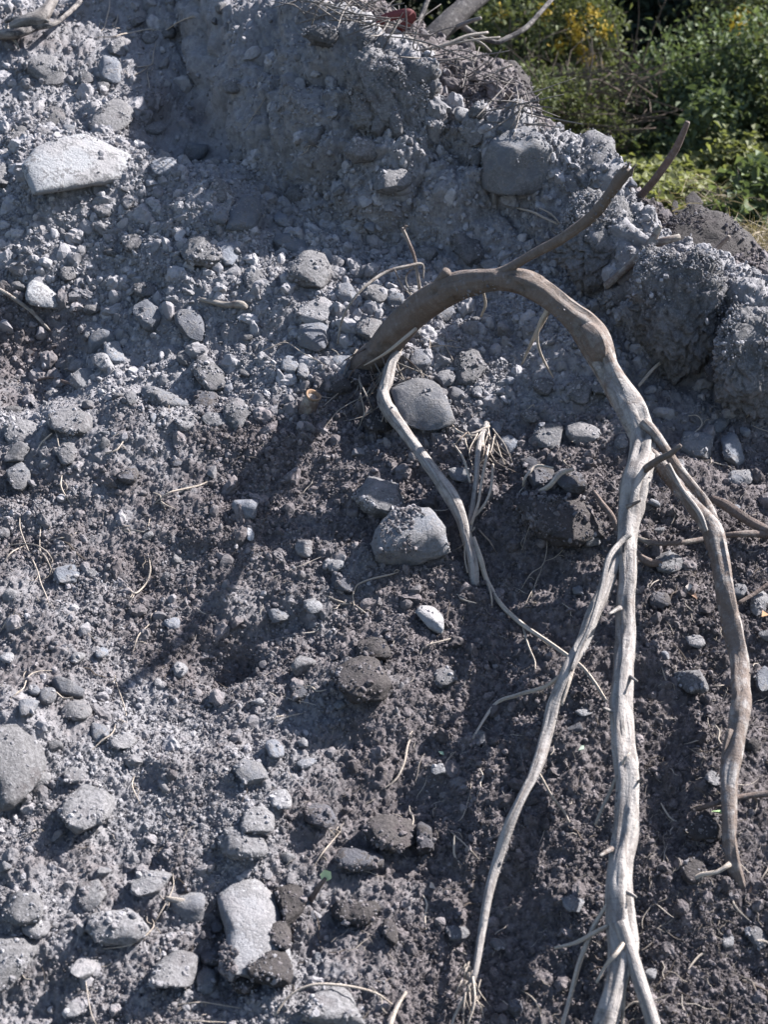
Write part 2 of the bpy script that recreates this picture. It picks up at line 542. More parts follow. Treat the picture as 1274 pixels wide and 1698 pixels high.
def build_slope():
    global FINE
    yd = 0.95 * (5.4 / 0.95) ** (np.arange(1600) / 1599)
    s = np.linspace(-1, 1, NXF)
    X = np.empty((NYF, NXF))
    Y = np.empty((NYF, NXF))
    VV = np.empty((NYF, NXF))
    q = np.linspace(0, 1, NYF)
    for j in range(NXF):          # equal steps along the surface, finer near the camera
        xd = s[j] * (0.27 * (yd * 1.05 + 0.2) * 1.38 + 0.12)
        zd = samp(ZC, xd, yd)
        ds = np.hypot(np.diff(yd), np.diff(zd))
        arc = np.concatenate([[0], np.cumsum(ds)])
        wgt = np.concatenate([[0], np.cumsum(ds / yd[1:] * np.where(yd[1:] > 3.5, 0.55, 1.0))])
        Y[:, j] = np.interp(q * wgt[-1], wgt, yd)
        X[:, j] = np.interp(Y[:, j], yd, xd)
        VV[:, j] = np.interp(Y[:, j], yd, arc)
    x, y = X.ravel(), Y.ravel()
    z = samp(ZC, x, y)
    e = 0.012
    nx = -(samp(ZC, x + e, y) - samp(ZC, x - e, y)) / (2 * e)
    ny = -(samp(ZC, x, y + e) - samp(ZC, x, y - e)) / (2 * e)
    nl = np.sqrt(nx * nx + ny * ny + 1)
    N = np.stack([nx / nl, ny / nl, 1 / nl], 1)
    P = np.stack([x, y, z], 1)
    bank = samp(BANK, x, y)
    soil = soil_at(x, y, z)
    # run a coordinate along the surface, a little warped
    wv = np.stack([vnoise(P * 9), vnoise(P * 9 + 40)], 1) * 0.02
    u, v = x + wv[:, 0], VV.ravel() + wv[:, 1]
    big = fbm(P * 5.5, 3)
    n1 = fbm(P * 14, 4)
    open_ = 1 - 0.9 * bank
    d = (0.036 + 0.012 * bank) * big + 0.013 * n1
    pb1, t1 = pebbles(u, v, 0.085, 5, 0.40, 0.2, 0.55)
    pb2, t2 = pebbles(u, v, 0.036, 23, 0.62, 0.22, 0.6)
    pb3, t3 = pebbles(u, v, 0.017, 57, 0.75, 0.25, 0.6)
    pb4, t4 = pebbles(u, v, 0.0085, 91, 0.8, 0.3, 0.6)
    patch = 0.55 + 0.45 * np.clip(fbm(P * 6 + 9, 2) * 2.2, -1, 1)
    px = to_px_arr(P)
    stony = stoniness(px[:, 0], px[:, 1])
    d = d + (pb1 * (1 + 0.5 * vnoise(P * 40))) * 0.085 * 0.42 * open_ * patch * (0.35 + 0.65 * stony)
    d = d + np.maximum(pb2 * 0.036 * 0.5 * (0.25 + 0.75 * patch), pb3 * 0.017 * 0.6) * (0.18 + 0.82 * stony) * (1 - 0.72 * bank)
    d = d + pb4 * 0.0085 * 0.55 * (1 - 0.5 * bank) * (0.4 + 0.6 * stony)
    # soft crumbly earth: ragged heaps and pits at the scale of a finger
    soft = fbm(P * 34, 5, 0.68)
    d = d + (0.011 - 0.003 * stony) * (soft + 0.55 * np.abs(fbm(P * 75 + 7, 3, 0.6))) + 0.0032 * vnoise(P * 200) + 0.0018 * vnoise(P * 420)
    # the cut bank: compacted earth, lumpy, with scoops, ledges and cracks between blocks
    w3 = np.stack([fbm(P * 11, 3), fbm(P * 11 + 20, 3)], 1) * 0.055
    cr, bt = blocks(u + w3[:, 0], v * 0.85 + w3[:, 1], 0.21, 313)
    cr2, bt2 = blocks(u + w3[:, 0] * .6, v + w3[:, 1] * .6, 0.085, 719)
    right = sstep(0.30, 0.55, x)
    bl = (bt - 0.5) * 0.035 + 0.030 * sstep(0, .5, cr) - 0.026 * np.exp(-cr / 0.035)
    bl2 = (bt2 - 0.5) * 0.014 + 0.010 * sstep(0, .35, cr2) - 0.010 * np.exp(-cr2 / 0.05)
    crest = np.exp(-((y - np.interp(x, ridge_w[:, 0], ridge_w[:, 1])) / 0.09) ** 2) * sstep(-0.5, -0.2, x)
    d = d + bank * (1 - 0.7 * crest * right) * ((0.75 + 0.7 * right) * bl + (0.45 + 0.5 * right) * bl2 + 0.062 * fbm(P * 6 + 5, 3, 0.5) + 0.022 * np.abs(fbm(P * 22, 4, .6)) + 0.012 * fbm(P * 40, 5, .68) + 0.004 * vnoise(P * 160))
    d = d + crest * (0.020 * fbm(P * 30 + 3, 5, 0.68) + 0.012 * np.abs(fbm(P * 60, 3)) + 0.5 * pb2 * 0.036 + 0.5 * pb3 * 0.017)
    P = P + N * d[:, None]
    F0 = np.arange((NYF - 1) * (NXF - 1))
    a = (F0 // (NXF - 1)) * NXF + F0 % (NXF - 1)
    F = np.stack([a, a + 1, a + NXF + 1, a + NXF], 1)
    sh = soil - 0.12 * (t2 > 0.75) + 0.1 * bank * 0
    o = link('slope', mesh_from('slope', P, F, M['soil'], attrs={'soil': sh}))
    tag(o, 'dug over slope of grey rubble and dark crumbly soil below a cut bank', kind='structure')
    # height raster used to lay other things on it
    c = 0.006
    x0, y0 = P[:, 0].min(), P[:, 1].min()
    ix, iy = ((P[:, 0] - x0) / c).astype(int), ((P[:, 1] - y0) / c).astype(int)
    A = np.full((iy.max() + 1, ix.max() + 1), -9.0)
    np.maximum.at(A, (iy, ix), P[:, 2])
    FINE = (A, x0, y0, c)
    return P, N, soil, bank


SP, SN, SSOIL, SBANK = build_slope()

# ------------------------------------------------------------------ stones
_ico = {}


def ico(sub):
    if sub not in _ico:
        bm = bmesh.new()
        bmesh.ops.create_icosphere(bm, subdivisions=sub, radius=1)
        bm.verts.ensure_lookup_table()
        _ico[sub] = (np.array([v.co[:] for v in bm.verts]), np.array([[v.index for v in f.verts] for f in bm.faces]))
        bm.free()
    return _ico[sub]


def facet(P, r, n, lo, hi, keep=0.9):
    """cut a blob back with n random planes"""
    for k in range(n):
        d = r.normal(size=3)
        d /= np.linalg.norm(d)
        s = P @ d
        lim = s.max() * r.uniform(lo, hi)
        over = np.maximum(0, s - lim)
        P = P - d[None, :] * (over * keep)[:, None]
    return P


def rough_blob(P, r, size, amp, clod):
    o = r.uniform(0, 50, 3)
    q = P / size
    rad = P / (np.linalg.norm(P, axis=1)[:, None] + 1e-9)
    if clod:
        d = amp * (fbm(q * 1.6 + o, 3) * 1.1 + 0.9 * np.abs(fbm(q * 4.5 + o, 4, 0.62)) + 0.35 * vnoise(q * 17 + o))
    else:
        d = amp * (fbm(q * 1.3 + o, 3) * 0.8 + 0.7 * fbm(q * 4 + o, 4, 0.6) + 0.3 * vnoise(q * 14 + o))
    return P + rad * (d * size)[:, None]


def outline_radius(pts, c, th):
    """distance from c to the outline in direction th (degrees of freedom of a star shaped figure)"""
    p = np.asarray(pts, float) - c
    a = np.arctan2(p[:, 1], p[:, 0])
    o = np.argsort(a)
    a, p = a[o], p[o]
    n = len(a)
    out = np.zeros_like(th)
    for i in range(n):
        p0, p1 = p[i], p[(i + 1) % n]
        a0 = a[i]
        a1 = a[(i + 1) % n] + (2 * np.pi if i == n - 1 else 0)
        for sh in (0, 2 * np.pi):
            m = (th + sh >= a0) & (th + sh <= a1)
            if m.any():
                dx, dy = np.cos(th[m]), np.sin(th[m])
                e = p1 - p0
                den = dx * e[1] - dy * e[0]
                out[m] = np.abs((p0[0] * e[1] - p0[1] * e[0]) / np.where(np.abs(den) < 1e-9, 1e-9, den))
    return out


KIND = {'w': ('white', 0.05, 0), 'p': ('pale', 0.06, 0), 'g': ('grey', 0.07, 0), 'b': ('blue', 0.06, 0), 'd': ('dusty', 0.085, 0), 'k': ('dark', 0.07, 0), 'c': ('clod', 0.17, 1), 'm': ('darkclod', 0.18, 1)}
stones = []
HEROES = []
DIRT = []
USED = set()
LOOK = dict(grey='grey', dusty='dusty', blue='bluish', clod='crumbly', pale='pale', dark='dark', darkclod='dark crumbly')


def stone(spec, kind, label, seed, depth=0.75, emb=0.33, rough=1.0, group=None, name=None, cat=None, y=None, cuts=None, tilt=0.8, roll=0.25, bright=0, dirt=1.0, lumpy=0, pw=0.6, boxy=0, low=0):
    """spec: outline [(px,py)...] or (cx, cy, width, height[, tilt degrees]) in pixels of the photograph"""
    r = np.random.default_rng(seed)
    if isinstance(spec, tuple):
        cx, cy, w, h = spec[:4]
        tl = R(spec[4]) if len(spec) > 4 else R(r.uniform(-12, 12))
        n = int(r.integers(6, 9))
        ang = np.sort((np.arange(n) + r.uniform(-0.3, 0.3, n)) / n * 2 * np.pi)
        pts = np.stack([np.cos(ang) * w / 2 * r.uniform(0.9, 1.15, n), np.sin(ang) * h / 2 * r.uniform(0.9, 1.15, n)], 1)
        c, s = math.cos(tl), math.sin(tl)
        pts = np.stack([cx + pts[:, 0] * c - pts[:, 1] * s, cy + pts[:, 0] * s + pts[:, 1] * c], 1)
    else:
        pts = np.asarray(spec, float)
    ctr = (pts.max(0) + pts.min(0)) / 2 * 0.5 + pts.mean(0) * 0.5
    g = hit(*ctr) if y is None else at_y(ctr[0], ctr[1], y)
    dist = (g - CAM) @ C_F
    m = dist * TH / (W0 / 2)                    # metres per pixel there
    hpx = np.ptp(pts[:, 1]); wpx = np.ptp(pts[:, 0])
    size = 0.25 * (hpx + wpx) * m
    view = (g - CAM) / np.linalg.norm(g - CAM)
    back = size * depth
    g = g - view * back * emb if y is None else g
    m = ((g - CAM) @ C_F) * TH / (W0 / 2)
    sub = 4 if size * 2 > 0.036 else 3
    if size * 2 > 0.16: sub = 5
    if lumpy: sub = 6
    D, F = ico(sub)
    th = np.arctan2(D[:, 1], D[:, 0])
    flat = np.sqrt(D[:, 0] ** 2 + D[:, 1] ** 2)
    Rr = outline_radius(pts, ctr, -th) * m      # image y runs down
    pf = flat ** pw
    L = np.stack([np.cos(th) * Rr * pf, np.sin(th) * Rr * pf, np.sign(D[:, 2]) * np.abs(D[:, 2]) ** 0.9 * back], 1)
    mat, amp, clod = KIND[kind]
    if boxy:                # a squared block turned partly sideways
        B = D / ((np.abs(D) ** 7).sum(1) ** (1 / 7))[:, None]
        B[:, 0] *= 1 - .12 * B[:, 1]
        cb, sb = math.cos(boxy), math.sin(boxy)
        B = np.stack([B[:, 0] * cb + B[:, 2] * sb * .9, B[:, 1] + .16 * B[:, 0], -B[:, 0] * sb + B[:, 2] * cb], 1)
        ct, st = math.cos(.35), math.sin(.35)
        B = np.stack([B[:, 0], B[:, 1] * ct - B[:, 2] * st, B[:, 1] * st + B[:, 2] * ct], 1)
        B /= np.abs(B).max(0)
        L = B * np.array([wpx * m * .5, hpx * m * .5, back])
    if cuts is None: cuts = 6 if clod else 14
    onbank = float(samp(BANK, *hit(*ctr)[:2])) if y is None else 0
    L[:, 2] -= 1.25 * tilt * (1 - 0.75 * onbank) * L[:, 1] + (roll + r.uniform(-.25, .25)) * L[:, 0]
    # facets only bite in depth and a little at the rim, so the outline stays
    L = facet(L, r, cuts, 0.66, 0.94) * np.array([1.13, 1.13, 1.0])
    L = rough_blob(L, r, size, amp * rough, clod)
    if lumpy:               # crumbling earth: grains, pits and cracks at their own size
        q = L + seed
        crk = np.abs(fbm(q * 16, 3))
        dd = 0.012 * fbm(q * 30, 5, .66) + 0.006 * np.abs(fbm(q * 80, 3)) + .0035 * vnoise(q * 190) - 0.016 * np.exp(-(crk / .035) ** 2)
        L = L + L / (np.linalg.norm(L, axis=1)[:, None] + 1e-9) * dd[:, None]
    u = np.cross(C_R, -view); u /= np.linalg.norm(u)
    rt = np.cross(u, -view) * 1.0
    rt = np.cross(u, -view)
    rt = np.cross(-view, u) * -1.0
    # right handed frame: right, up, towards the camera
    w_ = -view
    u = np.array([0, 0, 1.0]) - w_ * w_[2]
    u /= np.linalg.norm(u)
    rt = np.cross(u, w_)
    V = L[:, :1] * rt + L[:, 1:2] * u + L[:, 2:3] * w_
    cover = {'d': .5, 'c': .8, 'm': .9, 'g': .32, 'b': .2, 'k': .45, 'p': .25, 'w': .07}[kind]
    nv = V / (np.linalg.norm(V, axis=1)[:, None] + 1e-9)
    if bright: mat = 'white'
    k = int(dirt * cover * 9000 * size * size * (26 if size < .05 else 20))
    wgt = np.clip(nv[:, 2] + .25, 0, 1) * (fbm(V / size * 1.5 + seed, 3) > .25 - .5 * cover) * np.where(V @ w_ > 0, 1, .1)
    if low: wgt = wgt * np.clip(-(V @ u) / size + .05, 0, 1) ** .5 * (fbm(V / size * 2 + seed, 2) > -.35)
    if k > 2 and wgt.sum() > 0:
        jj = r.choice(len(V), k, p=wgt / wgt.sum())
        jit = r.normal(size=(k, 3)) * size * .07
        jit -= nv[jj] * (jit * nv[jj]).sum(1)[:, None]
        DIRT.append(np.column_stack([V[jj] + jit + g - nv[jj] * .0012, np.full(k, .75 if kind in 'mk' or dirt > 1.9 else .2)]))
    nm = name or ('earth_clod' if clod else 'stone')
    o = link(nm, mesh_from(nm, V, F, M[mat]), loc=g)
    tag(o, label, cat or ('clod' if clod else 'stone'), group)
    stones.append((g, size))
    HEROES.append((to_px(g), label))
    return o


STONES = [
    # ---- top left
    ([(49, 272), (71, 247), (106, 228), (141, 223), (184, 244), (231, 270), (231, 283), (198, 299), (148, 304), (106, 309), (64, 313)], 'w', 'big flat white slab lying in grey rubble on the mound', dict(depth=.45, emb=.7, rough=.5, cuts=7)),
    ((196, 83, 32, 38), 'd', 'pale lump of stone above the round grey stone near the driftwood', {}),
    ((184, 116, 44, 52), 'b', 'rounded blue grey stone below the driftwood on the upper slope', {}),
    ([(37, 102), (63, 93), (102, 99), (100, 141), (85, 147), (55, 125)], 'd', 'dirty wedge shaped boulder between driftwood and white slab', {}),
    ([(145, 212), (177, 166), (222, 163), (219, 198), (187, 233)], 'd', 'dusty flat stone tilted just above the white slab', dict(depth=.5)),
    ((272, 277, 48, 36), 'b', 'flat shaded stone right of the tip of the white slab', dict(depth=.5)),
    ([(374, 383), (385, 343), (413, 321), (436, 330), (436, 350), (420, 378), (396, 385)], 'b', 'angular smooth blue grey boulder standing in the shade of the bank', dict(rough=.6, emb=.8)),
    ((367, 318, 32, 54), 'd', 'upright oblong stone just above the angular shaded boulder', {}),
    ((364, 361, 26, 26), 'b', 'small round stone left of the angular shaded boulder', {}),
    ((381, 421, 42, 38), 'b', 'rounded stone below the angular shaded boulder', {}),
    ((4, 295, 26, 44), 'd', 'rounded stone cut by the picture edge left of the white slab', {}),
    ((90, 198, 36, 34), 'c', 'crumbly grey clod above the white slab', {}),
    ((385, 141, 32, 28), 'd', 'small blocky stone at the upper foot of the bank', {}),
    ((247, 63, 30, 24), 'd', 'small dusty stone caught in a thin root near the top', {}),
    ((221, 403, 34, 28), 'c', 'grey clod on the mound below the white slab', {}),
    ((212, 335, 24, 22), 'c', 'small round clod under the right end of the white slab', {}),
    ((258, 212, 40, 20), 'g', 'flat grey chip in the dark hollow right of the tilted stone', dict(depth=.5)),
    ([(303, 415), (318, 398), (340, 392), (368, 415), (376, 440), (352, 452), (322, 446)], 'c', 'large dusty clod on the right shoulder of the lit mound', {}),
    ((170, 348, 30, 24), 'c', 'crumbly clod below the middle of the white slab', {}),
    ((140, 130, 24, 28), 'c', 'small clod between the dirty wedge boulder and round stone', {}),
    ((70, 222, 26, 22), 'c', 'small lumpy clod at the upper left corner of the white slab', {}),
    ((28, 236, 40, 34), 'c', 'lumpy clod left of the white slab', {}),
    # ---- bank
    ([(803, 224), (830, 217), (860, 222), (903, 242), (909, 286), (895, 315), (877, 327), (845, 312), (818, 280)], 'g', 'big grey block of rock stuck in the top of the bank', dict(depth=.8, emb=.45, cuts=5, tilt=.0, roll=0, boxy=.55, rough=1.2)),
    ((764, 190, 26, 26), 'p', 'small pale stone on the bank edge left of the big block', {}),
    ((788, 216, 46, 46), 'd', 'lumpy stone leaning on the left side of the big block', {}),
    ((790, 262, 24, 34), 'g', 'narrow upright stone below the lumpy stone at the big block', {}),
    ((820, 267, 20, 18), 'g', 'little angular stone tucked under the big block', {}),
    ((793, 186, 34, 26), 'd', 'dusty stone behind the lumpy stone on the bank edge', {}),
    ((581, 156, 24, 24), 'd', 'round cobble set in the middle of the bank face', {}),
    ((612, 168, 48, 44), 'd', 'pale angular cobble set in the bank face right of the round one', {}),
    ((632, 207, 32, 44), 'd', 'smooth cobble half buried in the lower bank face', {}),
    ((657, 208, 26, 52), 'd', 'upright slab half buried in the bank beside a smooth cobble', {}),
    ((604, 248, 54, 44), 'd', 'wide smooth boulder barely showing low in the bank', dict(emb=.3)),
    ((700, 118, 60, 44, -20), 'c', 'knobbly clod forming the rim of the bank', {}),
    ((714, 146, 34, 40), 'c', 'knobbly clod hanging just below the rim of the bank', {}),
    ((590, 122, 44, 24), 'd', 'elongated cobble near the top of the bank face', {}),
    ((650, 300, 70, 40), 'd', 'smooth bulge of rock at the foot of the bank', dict(emb=.25)),
    ((540, 60, 60, 34), 'c', 'rough clod on the highest rim of the bank', {}),
    ((610, 70, 36, 34), 'c', 'small rough clod on the rim beside the red strap', {}),
    ([(1062, 470), (1075, 432), (1108, 412), (1165, 420), (1208, 462), (1212, 520), (1185, 575), (1130, 605), (1072, 585), (1058, 530)], 'c', 'huge cracked lump of grey earth forming the right bank', dict(depth=.55, emb=.12, tilt=.35, rough=1.15, cuts=14, dirt=1.5, lumpy=1)),
    ([(1200, 500), (1240, 492), (1290, 520), (1300, 640), (1260, 690), (1205, 650), (1190, 570)], 'c', 'big shaded earth lump at the right edge above the oblong stone', dict(depth=.5, emb=.10, tilt=.3, rough=1.15, cuts=12, dirt=1.5, lumpy=1)),
    ([(930, 330), (975, 318), (1030, 340), (1060, 400), (1040, 455), (985, 470), (940, 430)], 'c', 'wide earth lump in the bank below the crest clod', dict(depth=.4, emb=.02, tilt=.4, rough=1.1, cuts=12, dirt=1.5, lumpy=1)),
    ([(560, 90), (640, 82), (700, 150), (715, 235), (650, 250), (590, 200)], 'd', 'broad bulge of compacted earth in the middle of the bank', dict(depth=.3, emb=-.05, tilt=.4, cuts=9, rough=1.1, lumpy=1)),
    # ---- hollow below the bank
    ([(453, 392), (481, 388), (525, 406), (513, 420), (478, 424), (460, 405)], 'b', 'oblong flat stone lying on top of the big round stone', dict(depth=.6)),
    ((510, 452, 76, 72), 'd', 'big round dusty stone in the shade below the bank', dict(rough=.7)),
    ((469, 365, 30, 26), 'b', 'small stone right of the angular shaded boulder', {}),
    ((614, 376, 22, 18), 'b', 'little dark stone at the foot of the bank', {}),
    ([(744, 388), (767, 387), (792, 403), (801, 420), (785, 443), (757, 417)], 'c', 'rough squarish clod in shade above the arching root', {}),
    ((816, 437, 36, 24), 'p', 'pale stone peeping out behind the top of the arch', {}),
    ((612, 541, 46, 50), 'd', 'rounded stone left of where the arch enters the ground', {}),
    ((573, 485, 32, 32), 'b', 'round stone beneath the thin bent twig', {}),
    ((624, 490, 48, 36), 'd', 'dusty stone left of the arch under the bent twig', {}),
    ((656, 496, 28, 26), 'b', 'small stone touching the left side of the arch', {}),
    ((524, 514, 60, 44, -25), 'p', 'pale flat dusty stone above the smooth boulder', dict(depth=.4)),
    ([(487, 559), (502, 540), (531, 534), (552, 552), (552, 573), (524, 580), (495, 573)], 'b', 'smooth grey boulder left of the root base', dict(rough=.6)),
    ((600, 628, 40, 30), 'm', 'dark ragged clod of earth at the root base', {}),
    ((632, 700, 60, 34), 'm', 'dark earth clod below the forked root at its bend', {}),
    ((566, 640, 34, 24), 'm', 'small dark clod between the stub and the root base', {}),
    ((566, 604, 46, 42), 'b', 'rounded blue stone just left of the root base', {}),
    ((481, 606, 34, 36), 'b', 'squarish stone below the smooth grey boulder', {}),
    ((503, 617, 20, 34), 'g', 'narrow stone beside the squarish one below the smooth boulder', {}),
    ((739, 518, 40, 34), 'b', 'stone showing under the rising arch', {}),
    ((778, 610, 56, 66), 'c', 'tall rough clod under the arch', {}),
    ((697, 598, 36, 38), 'b', 'rounded stone between the root base and the rough clod', {}),
    ((743, 628, 40, 30), 'g', 'grey stone below the rough clod under the arch', {}),
    ((757, 655, 30, 28), 'g', 'small stone touching the right of the big boulder under the arch', {}),
    ((793, 651, 18, 24), 'g', 'small angular stone between rough clod and big boulder', {}),
    ([(651, 647), (693, 630), (732, 640), (757, 693), (739, 707), (700, 714), (668, 700)], 'g', 'big boulder behind the pale forked root', dict(emb=.75)),
    ((422, 466, 36, 40), 'c', 'rough clod above the scattered cobbles left of the pale flat stone', {}),
    ((455, 330, 26, 22), 'c', 'small clod above the oblong flat stone', {}),
    ((962, 649, 46, 44), 'c', 'round rough clod inside the curve of the arch', {}),
    ((967, 718, 54, 38), 'p', 'whitish stone just left of the hanging stem', {}),
    ((910, 725, 50, 52), 'g', 'grey stone left of the whitish one beside the stem', {}),
    ((843, 740, 36, 34), 'b', 'blue stone right of the thin root bundle', {}),
    ((824, 708, 24, 20), 'g', 'small stone at the top of the thin root bundle', {}),
    ((1031, 735, 24, 30), 'g', 'small stone close to the left side of the stem', {}),
    ((1158, 738, 66, 48), 'g', 'broad grey stone right of the stem in shade', {}),
    ((1218, 748, 34, 68, -25), 'b', 'oblong stone standing on end right of the broad grey stone', {}),
    ((1196, 705, 26, 24), 'g', 'small round stone above the oblong stone at the right', {}),
    ((1204, 612, 66, 66), 'k', 'dark rounded boulder buried in the right bank', dict(emb=.35, rough=.6)),
    ((880, 768, 58, 22, 12), 'k', 'thin dark slab lying behind pale curled rootlets', dict(depth=.5)),
    ((898, 792, 54, 38), 'k', 'dark block under pale curled rootlets', {}),
    ((948, 797, 54, 36, 15), 'k', 'dark oblong block right of pale curled rootlets', {}),
    ([(862, 842), (900, 826), (960, 828), (1000, 856), (1002, 884), (960, 900), (900, 890)], 'm', 'broad buried boulder left of the stem covered with earth', dict(emb=-.05, dirt=2.5)),
    ((980, 886, 46, 40), 'g', 'grey stone end showing beside the stem', {}),
    ([(1086, 920), (1110, 912), (1143, 932), (1120, 952), (1094, 946)], 'd', 'flat stone between the two hanging stems', dict(depth=.5)),
    ((1120, 775, 40, 30), 'c', 'rough clod behind the forked strands right of the knee', {}),
    ((1230, 790, 40, 34), 'g', 'grey stone near the picture edge above the brown stick', {}),
    ((1005, 640, 40, 40), 'c', 'rough clod tucked against the descending arch', {}),
    ((900, 640, 34, 30), 'c', 'little clod left of the round rough clod', {}),
    ((880, 690, 30, 24), 'c', 'little clod above the grey stone beside the stem', {}),
    # ---- middle left
    ([(35, 485), (60, 465), (81, 476), (108, 502), (106, 515), (78, 510), (49, 502)], 'w', 'white oblong stone above the dark earth patch', {}),
    ([(219, 513), (244, 497), (265, 506), (272, 531), (261, 555), (240, 545)], 'b', 'angular blue grey stone left of a matching triangular one', {}),
    ([(286, 529), (307, 509), (334, 504), (336, 548), (332, 564), (304, 555)], 'b', 'triangular blue grey stone standing in the rubble', {}),
    ((189, 585, 28, 52, -15), 'b', 'upright bluish stone beside a pale oblong pebble', {}),
    ((173, 603, 26, 42, -35), 'p', 'pale oblong pebble leaning on an upright bluish stone', {}),
    ([(235, 644), (254, 640), (283, 653), (318, 676), (311, 691), (290, 693), (261, 683), (237, 668)], 'g', 'long kidney shaped grey stone in the middle of the left slope', {}),
    ((217, 661, 24, 26), 'g', 'small round stone at the left end of the kidney shaped stone', {}),
    ((307, 594, 28, 26), 'g', 'round pebble above a rough dusty clod', {}),
    ([(320, 612), (339, 591), (371, 619), (380, 654), (346, 651)], 'c', 'rough peaked clod right of the round pebble', {}),
    ((339, 668, 50, 46), 'k', 'dark angular stone right of the kidney shaped stone', {}),
    ((357, 697, 42, 32), 'g', 'grey stone below the dark angular stone', {}),
    ((392, 686, 40, 44), 'c', 'rough clod right of the dark angular stone', {}),
    ([(4, 704), (32, 697), (71, 700), (67, 739), (21, 743)], 'd', 'large dusty block at the left below the dark earth patch', {}),
    ([(85, 683), (124, 675), (159, 700), (152, 728), (120, 725), (88, 711)], 'd', 'large dusty rounded block right of the dusty left block', {}),
    ([(11, 781), (39, 767), (58, 785), (42, 817), (21, 806)], 'g', 'grey pointed stone below the large dusty block', {}),
    ((308, 704, 42, 24), 'd', 'flat pale stone under the kidney shaped stone', dict(depth=.5)),
    ((291, 766, 26, 16), 'k', 'smooth dark pebble on brown earth', {}),
    ((214, 789, 32, 30), 'k', 'small dark blocky stone left of the long shadow', {}),
    ((141, 631, 62, 38), 'p', 'pale dusty stone right of the dark earth patch', dict(depth=.5)),
    ((92, 657, 32, 22), 'd', 'small dusty stone under the pale dusty one', {}),
    ((110, 753, 34, 32), 'c', 'rough clod below the dusty rounded block', {}),
    ((240, 480, 40, 24), 'c', 'low rough clod above the angular blue grey stone', {}),
    ((112, 452, 26, 24), 'c', 'small clod right above the white oblong stone', {}),
    # ---- centre
    ([(608, 901), (626, 879), (654, 848), (693, 834), (725, 848), (741, 883), (739, 915), (693, 929), (654, 947), (615, 950)], 'g', 'big rounded boulder sunk in earth left of the forked root', dict(emb=.3, rough=1.2, dirt=3.5, tilt=.5)),
    ((632, 826, 84, 56), 'c', 'dusty heaped clod behind the big sunk boulder', dict(emb=.35)),
    ((764, 787, 44, 24, 8), 'p', 'thin pale disc of stone beside the forked root', dict(depth=.35, emb=.9)),
    ([(545, 954), (555, 948), (592, 964), (584, 985), (552, 977)], 'k', 'dark squared block below the big sunk boulder', {}),
    ((556, 936, 32, 26), 'p', 'pale broken stone on top of the dark squared block', {}),
    ([(688, 1014), (711, 1001), (732, 1021), (737, 1045), (729, 1056), (714, 1042)], 'w', 'white stone with earth on its lower side in the middle', {}),
    ((519, 1004, 36, 26), 'p', 'whitish stone with a dirty side left of the middle', {}),
    ((460, 1021, 36, 26), 'g', 'grey stone left of the whitish dirty one', {}),
    ((499, 1151, 34, 32), 'k', 'dark cube like stone near the hollow', {}),
    ((620, 1077, 54, 38), 'm', 'dark earthy clod above a larger dark clod', {}),
    ((600, 1130, 92, 72), 'm', 'large dark clod overhanging a small pocket', dict(emb=.45)),
    ((564, 1168, 20, 16), 'g', 'tiny grey pebble under the large dark clod', {}),
    ([(440, 1232), (452, 1222), (474, 1240), (466, 1262), (448, 1256)], 'b', 'angular slate coloured stone above a rounded pale edged one', {}),
    ((508, 1266, 36, 20), 'g', 'flat grey stone right of the slate coloured one', dict(depth=.5)),
    ((728, 1274, 26, 22), 'p', 'pale pebble by a short pale rootlet', {}),
    ((740, 1125, 36, 36), 'c', 'grey clod right of the large dark clod', {}),
    ((414, 886, 14, 24), 'w', 'tiny white chip beside the long shadow', {}),
    # ---- lower left
    ((112, 953, 46, 32, -10), 'b', 'rounded blue stone by the tuft of pale rootlets', {}),
    ((153, 953, 20, 18), 'p', 'pale little stone right of the rounded blue one', {}),
    ((286, 1033, 28, 22), 'b', 'blue pebble on the edge of the long shadow', {}),
    ((297, 1112, 28, 28), 'g', 'grey stone where the long shadow ends', {}),
    ((128, 1178, 48, 36), 'p', 'pale topped stone in the stone cluster at left', {}),
    ((46, 1175, 40, 32), 'g', 'grey stone at the left end of the stone cluster', {}),
    ((80, 1153, 34, 30), 'g', 'angular stone in the middle of the stone cluster at left', {}),
    ((56, 1145, 20, 20), 'g', 'smallest stone of the cluster at left', {}),
    ((164, 1213, 28, 48), 'b', 'upright bluish stone below the stone cluster', {}),
    ([(-25, 1200), (30, 1205), (65, 1240), (70, 1275), (50, 1310), (10, 1332), (-25, 1330)], 'd', 'very large pale boulder cut off by the left picture edge', dict(depth=.7, emb=.3, tilt=.5)),
    ((203, 1228, 50, 26), 'd', 'flat dusty stone right of the upright bluish stone', dict(depth=.5)),
    ((129, 1090, 24, 20), 'p', 'small pale stone left of the end of the long shadow', {}),
    ((170, 1083, 22, 18), 'b', 'little blue stone right of a small pale stone', {}),
    ((11, 1090, 22, 18), 'p', 'small pale stone at the left picture edge', {}),
    ([(94, 1370), (113, 1319), (141, 1303), (173, 1312), (187, 1329), (177, 1357), (145, 1372), (131, 1382)], 'd', 'large sandy trapezoid boulder in the lower left', dict(emb=.5)),
    ((122, 1287, 42, 30), 'd', 'dusty stone behind the sandy trapezoid boulder', {}),
    ((415, 1281, 56, 44, 15), 'g', 'rounded grey stone with a pale edge in the lower middle', {}),
    ((464, 1325, 42, 34, 35), 'p', 'clean pale stone right below the rounded grey one', {}),
    ((398, 1400, 84, 54), 'd', 'large dusty hump of stone above the tall pale stone', dict(emb=.35)),
    ((430, 1362, 60, 44), 'd', 'dusty hump behind the large dusty hump', dict(emb=.3)),
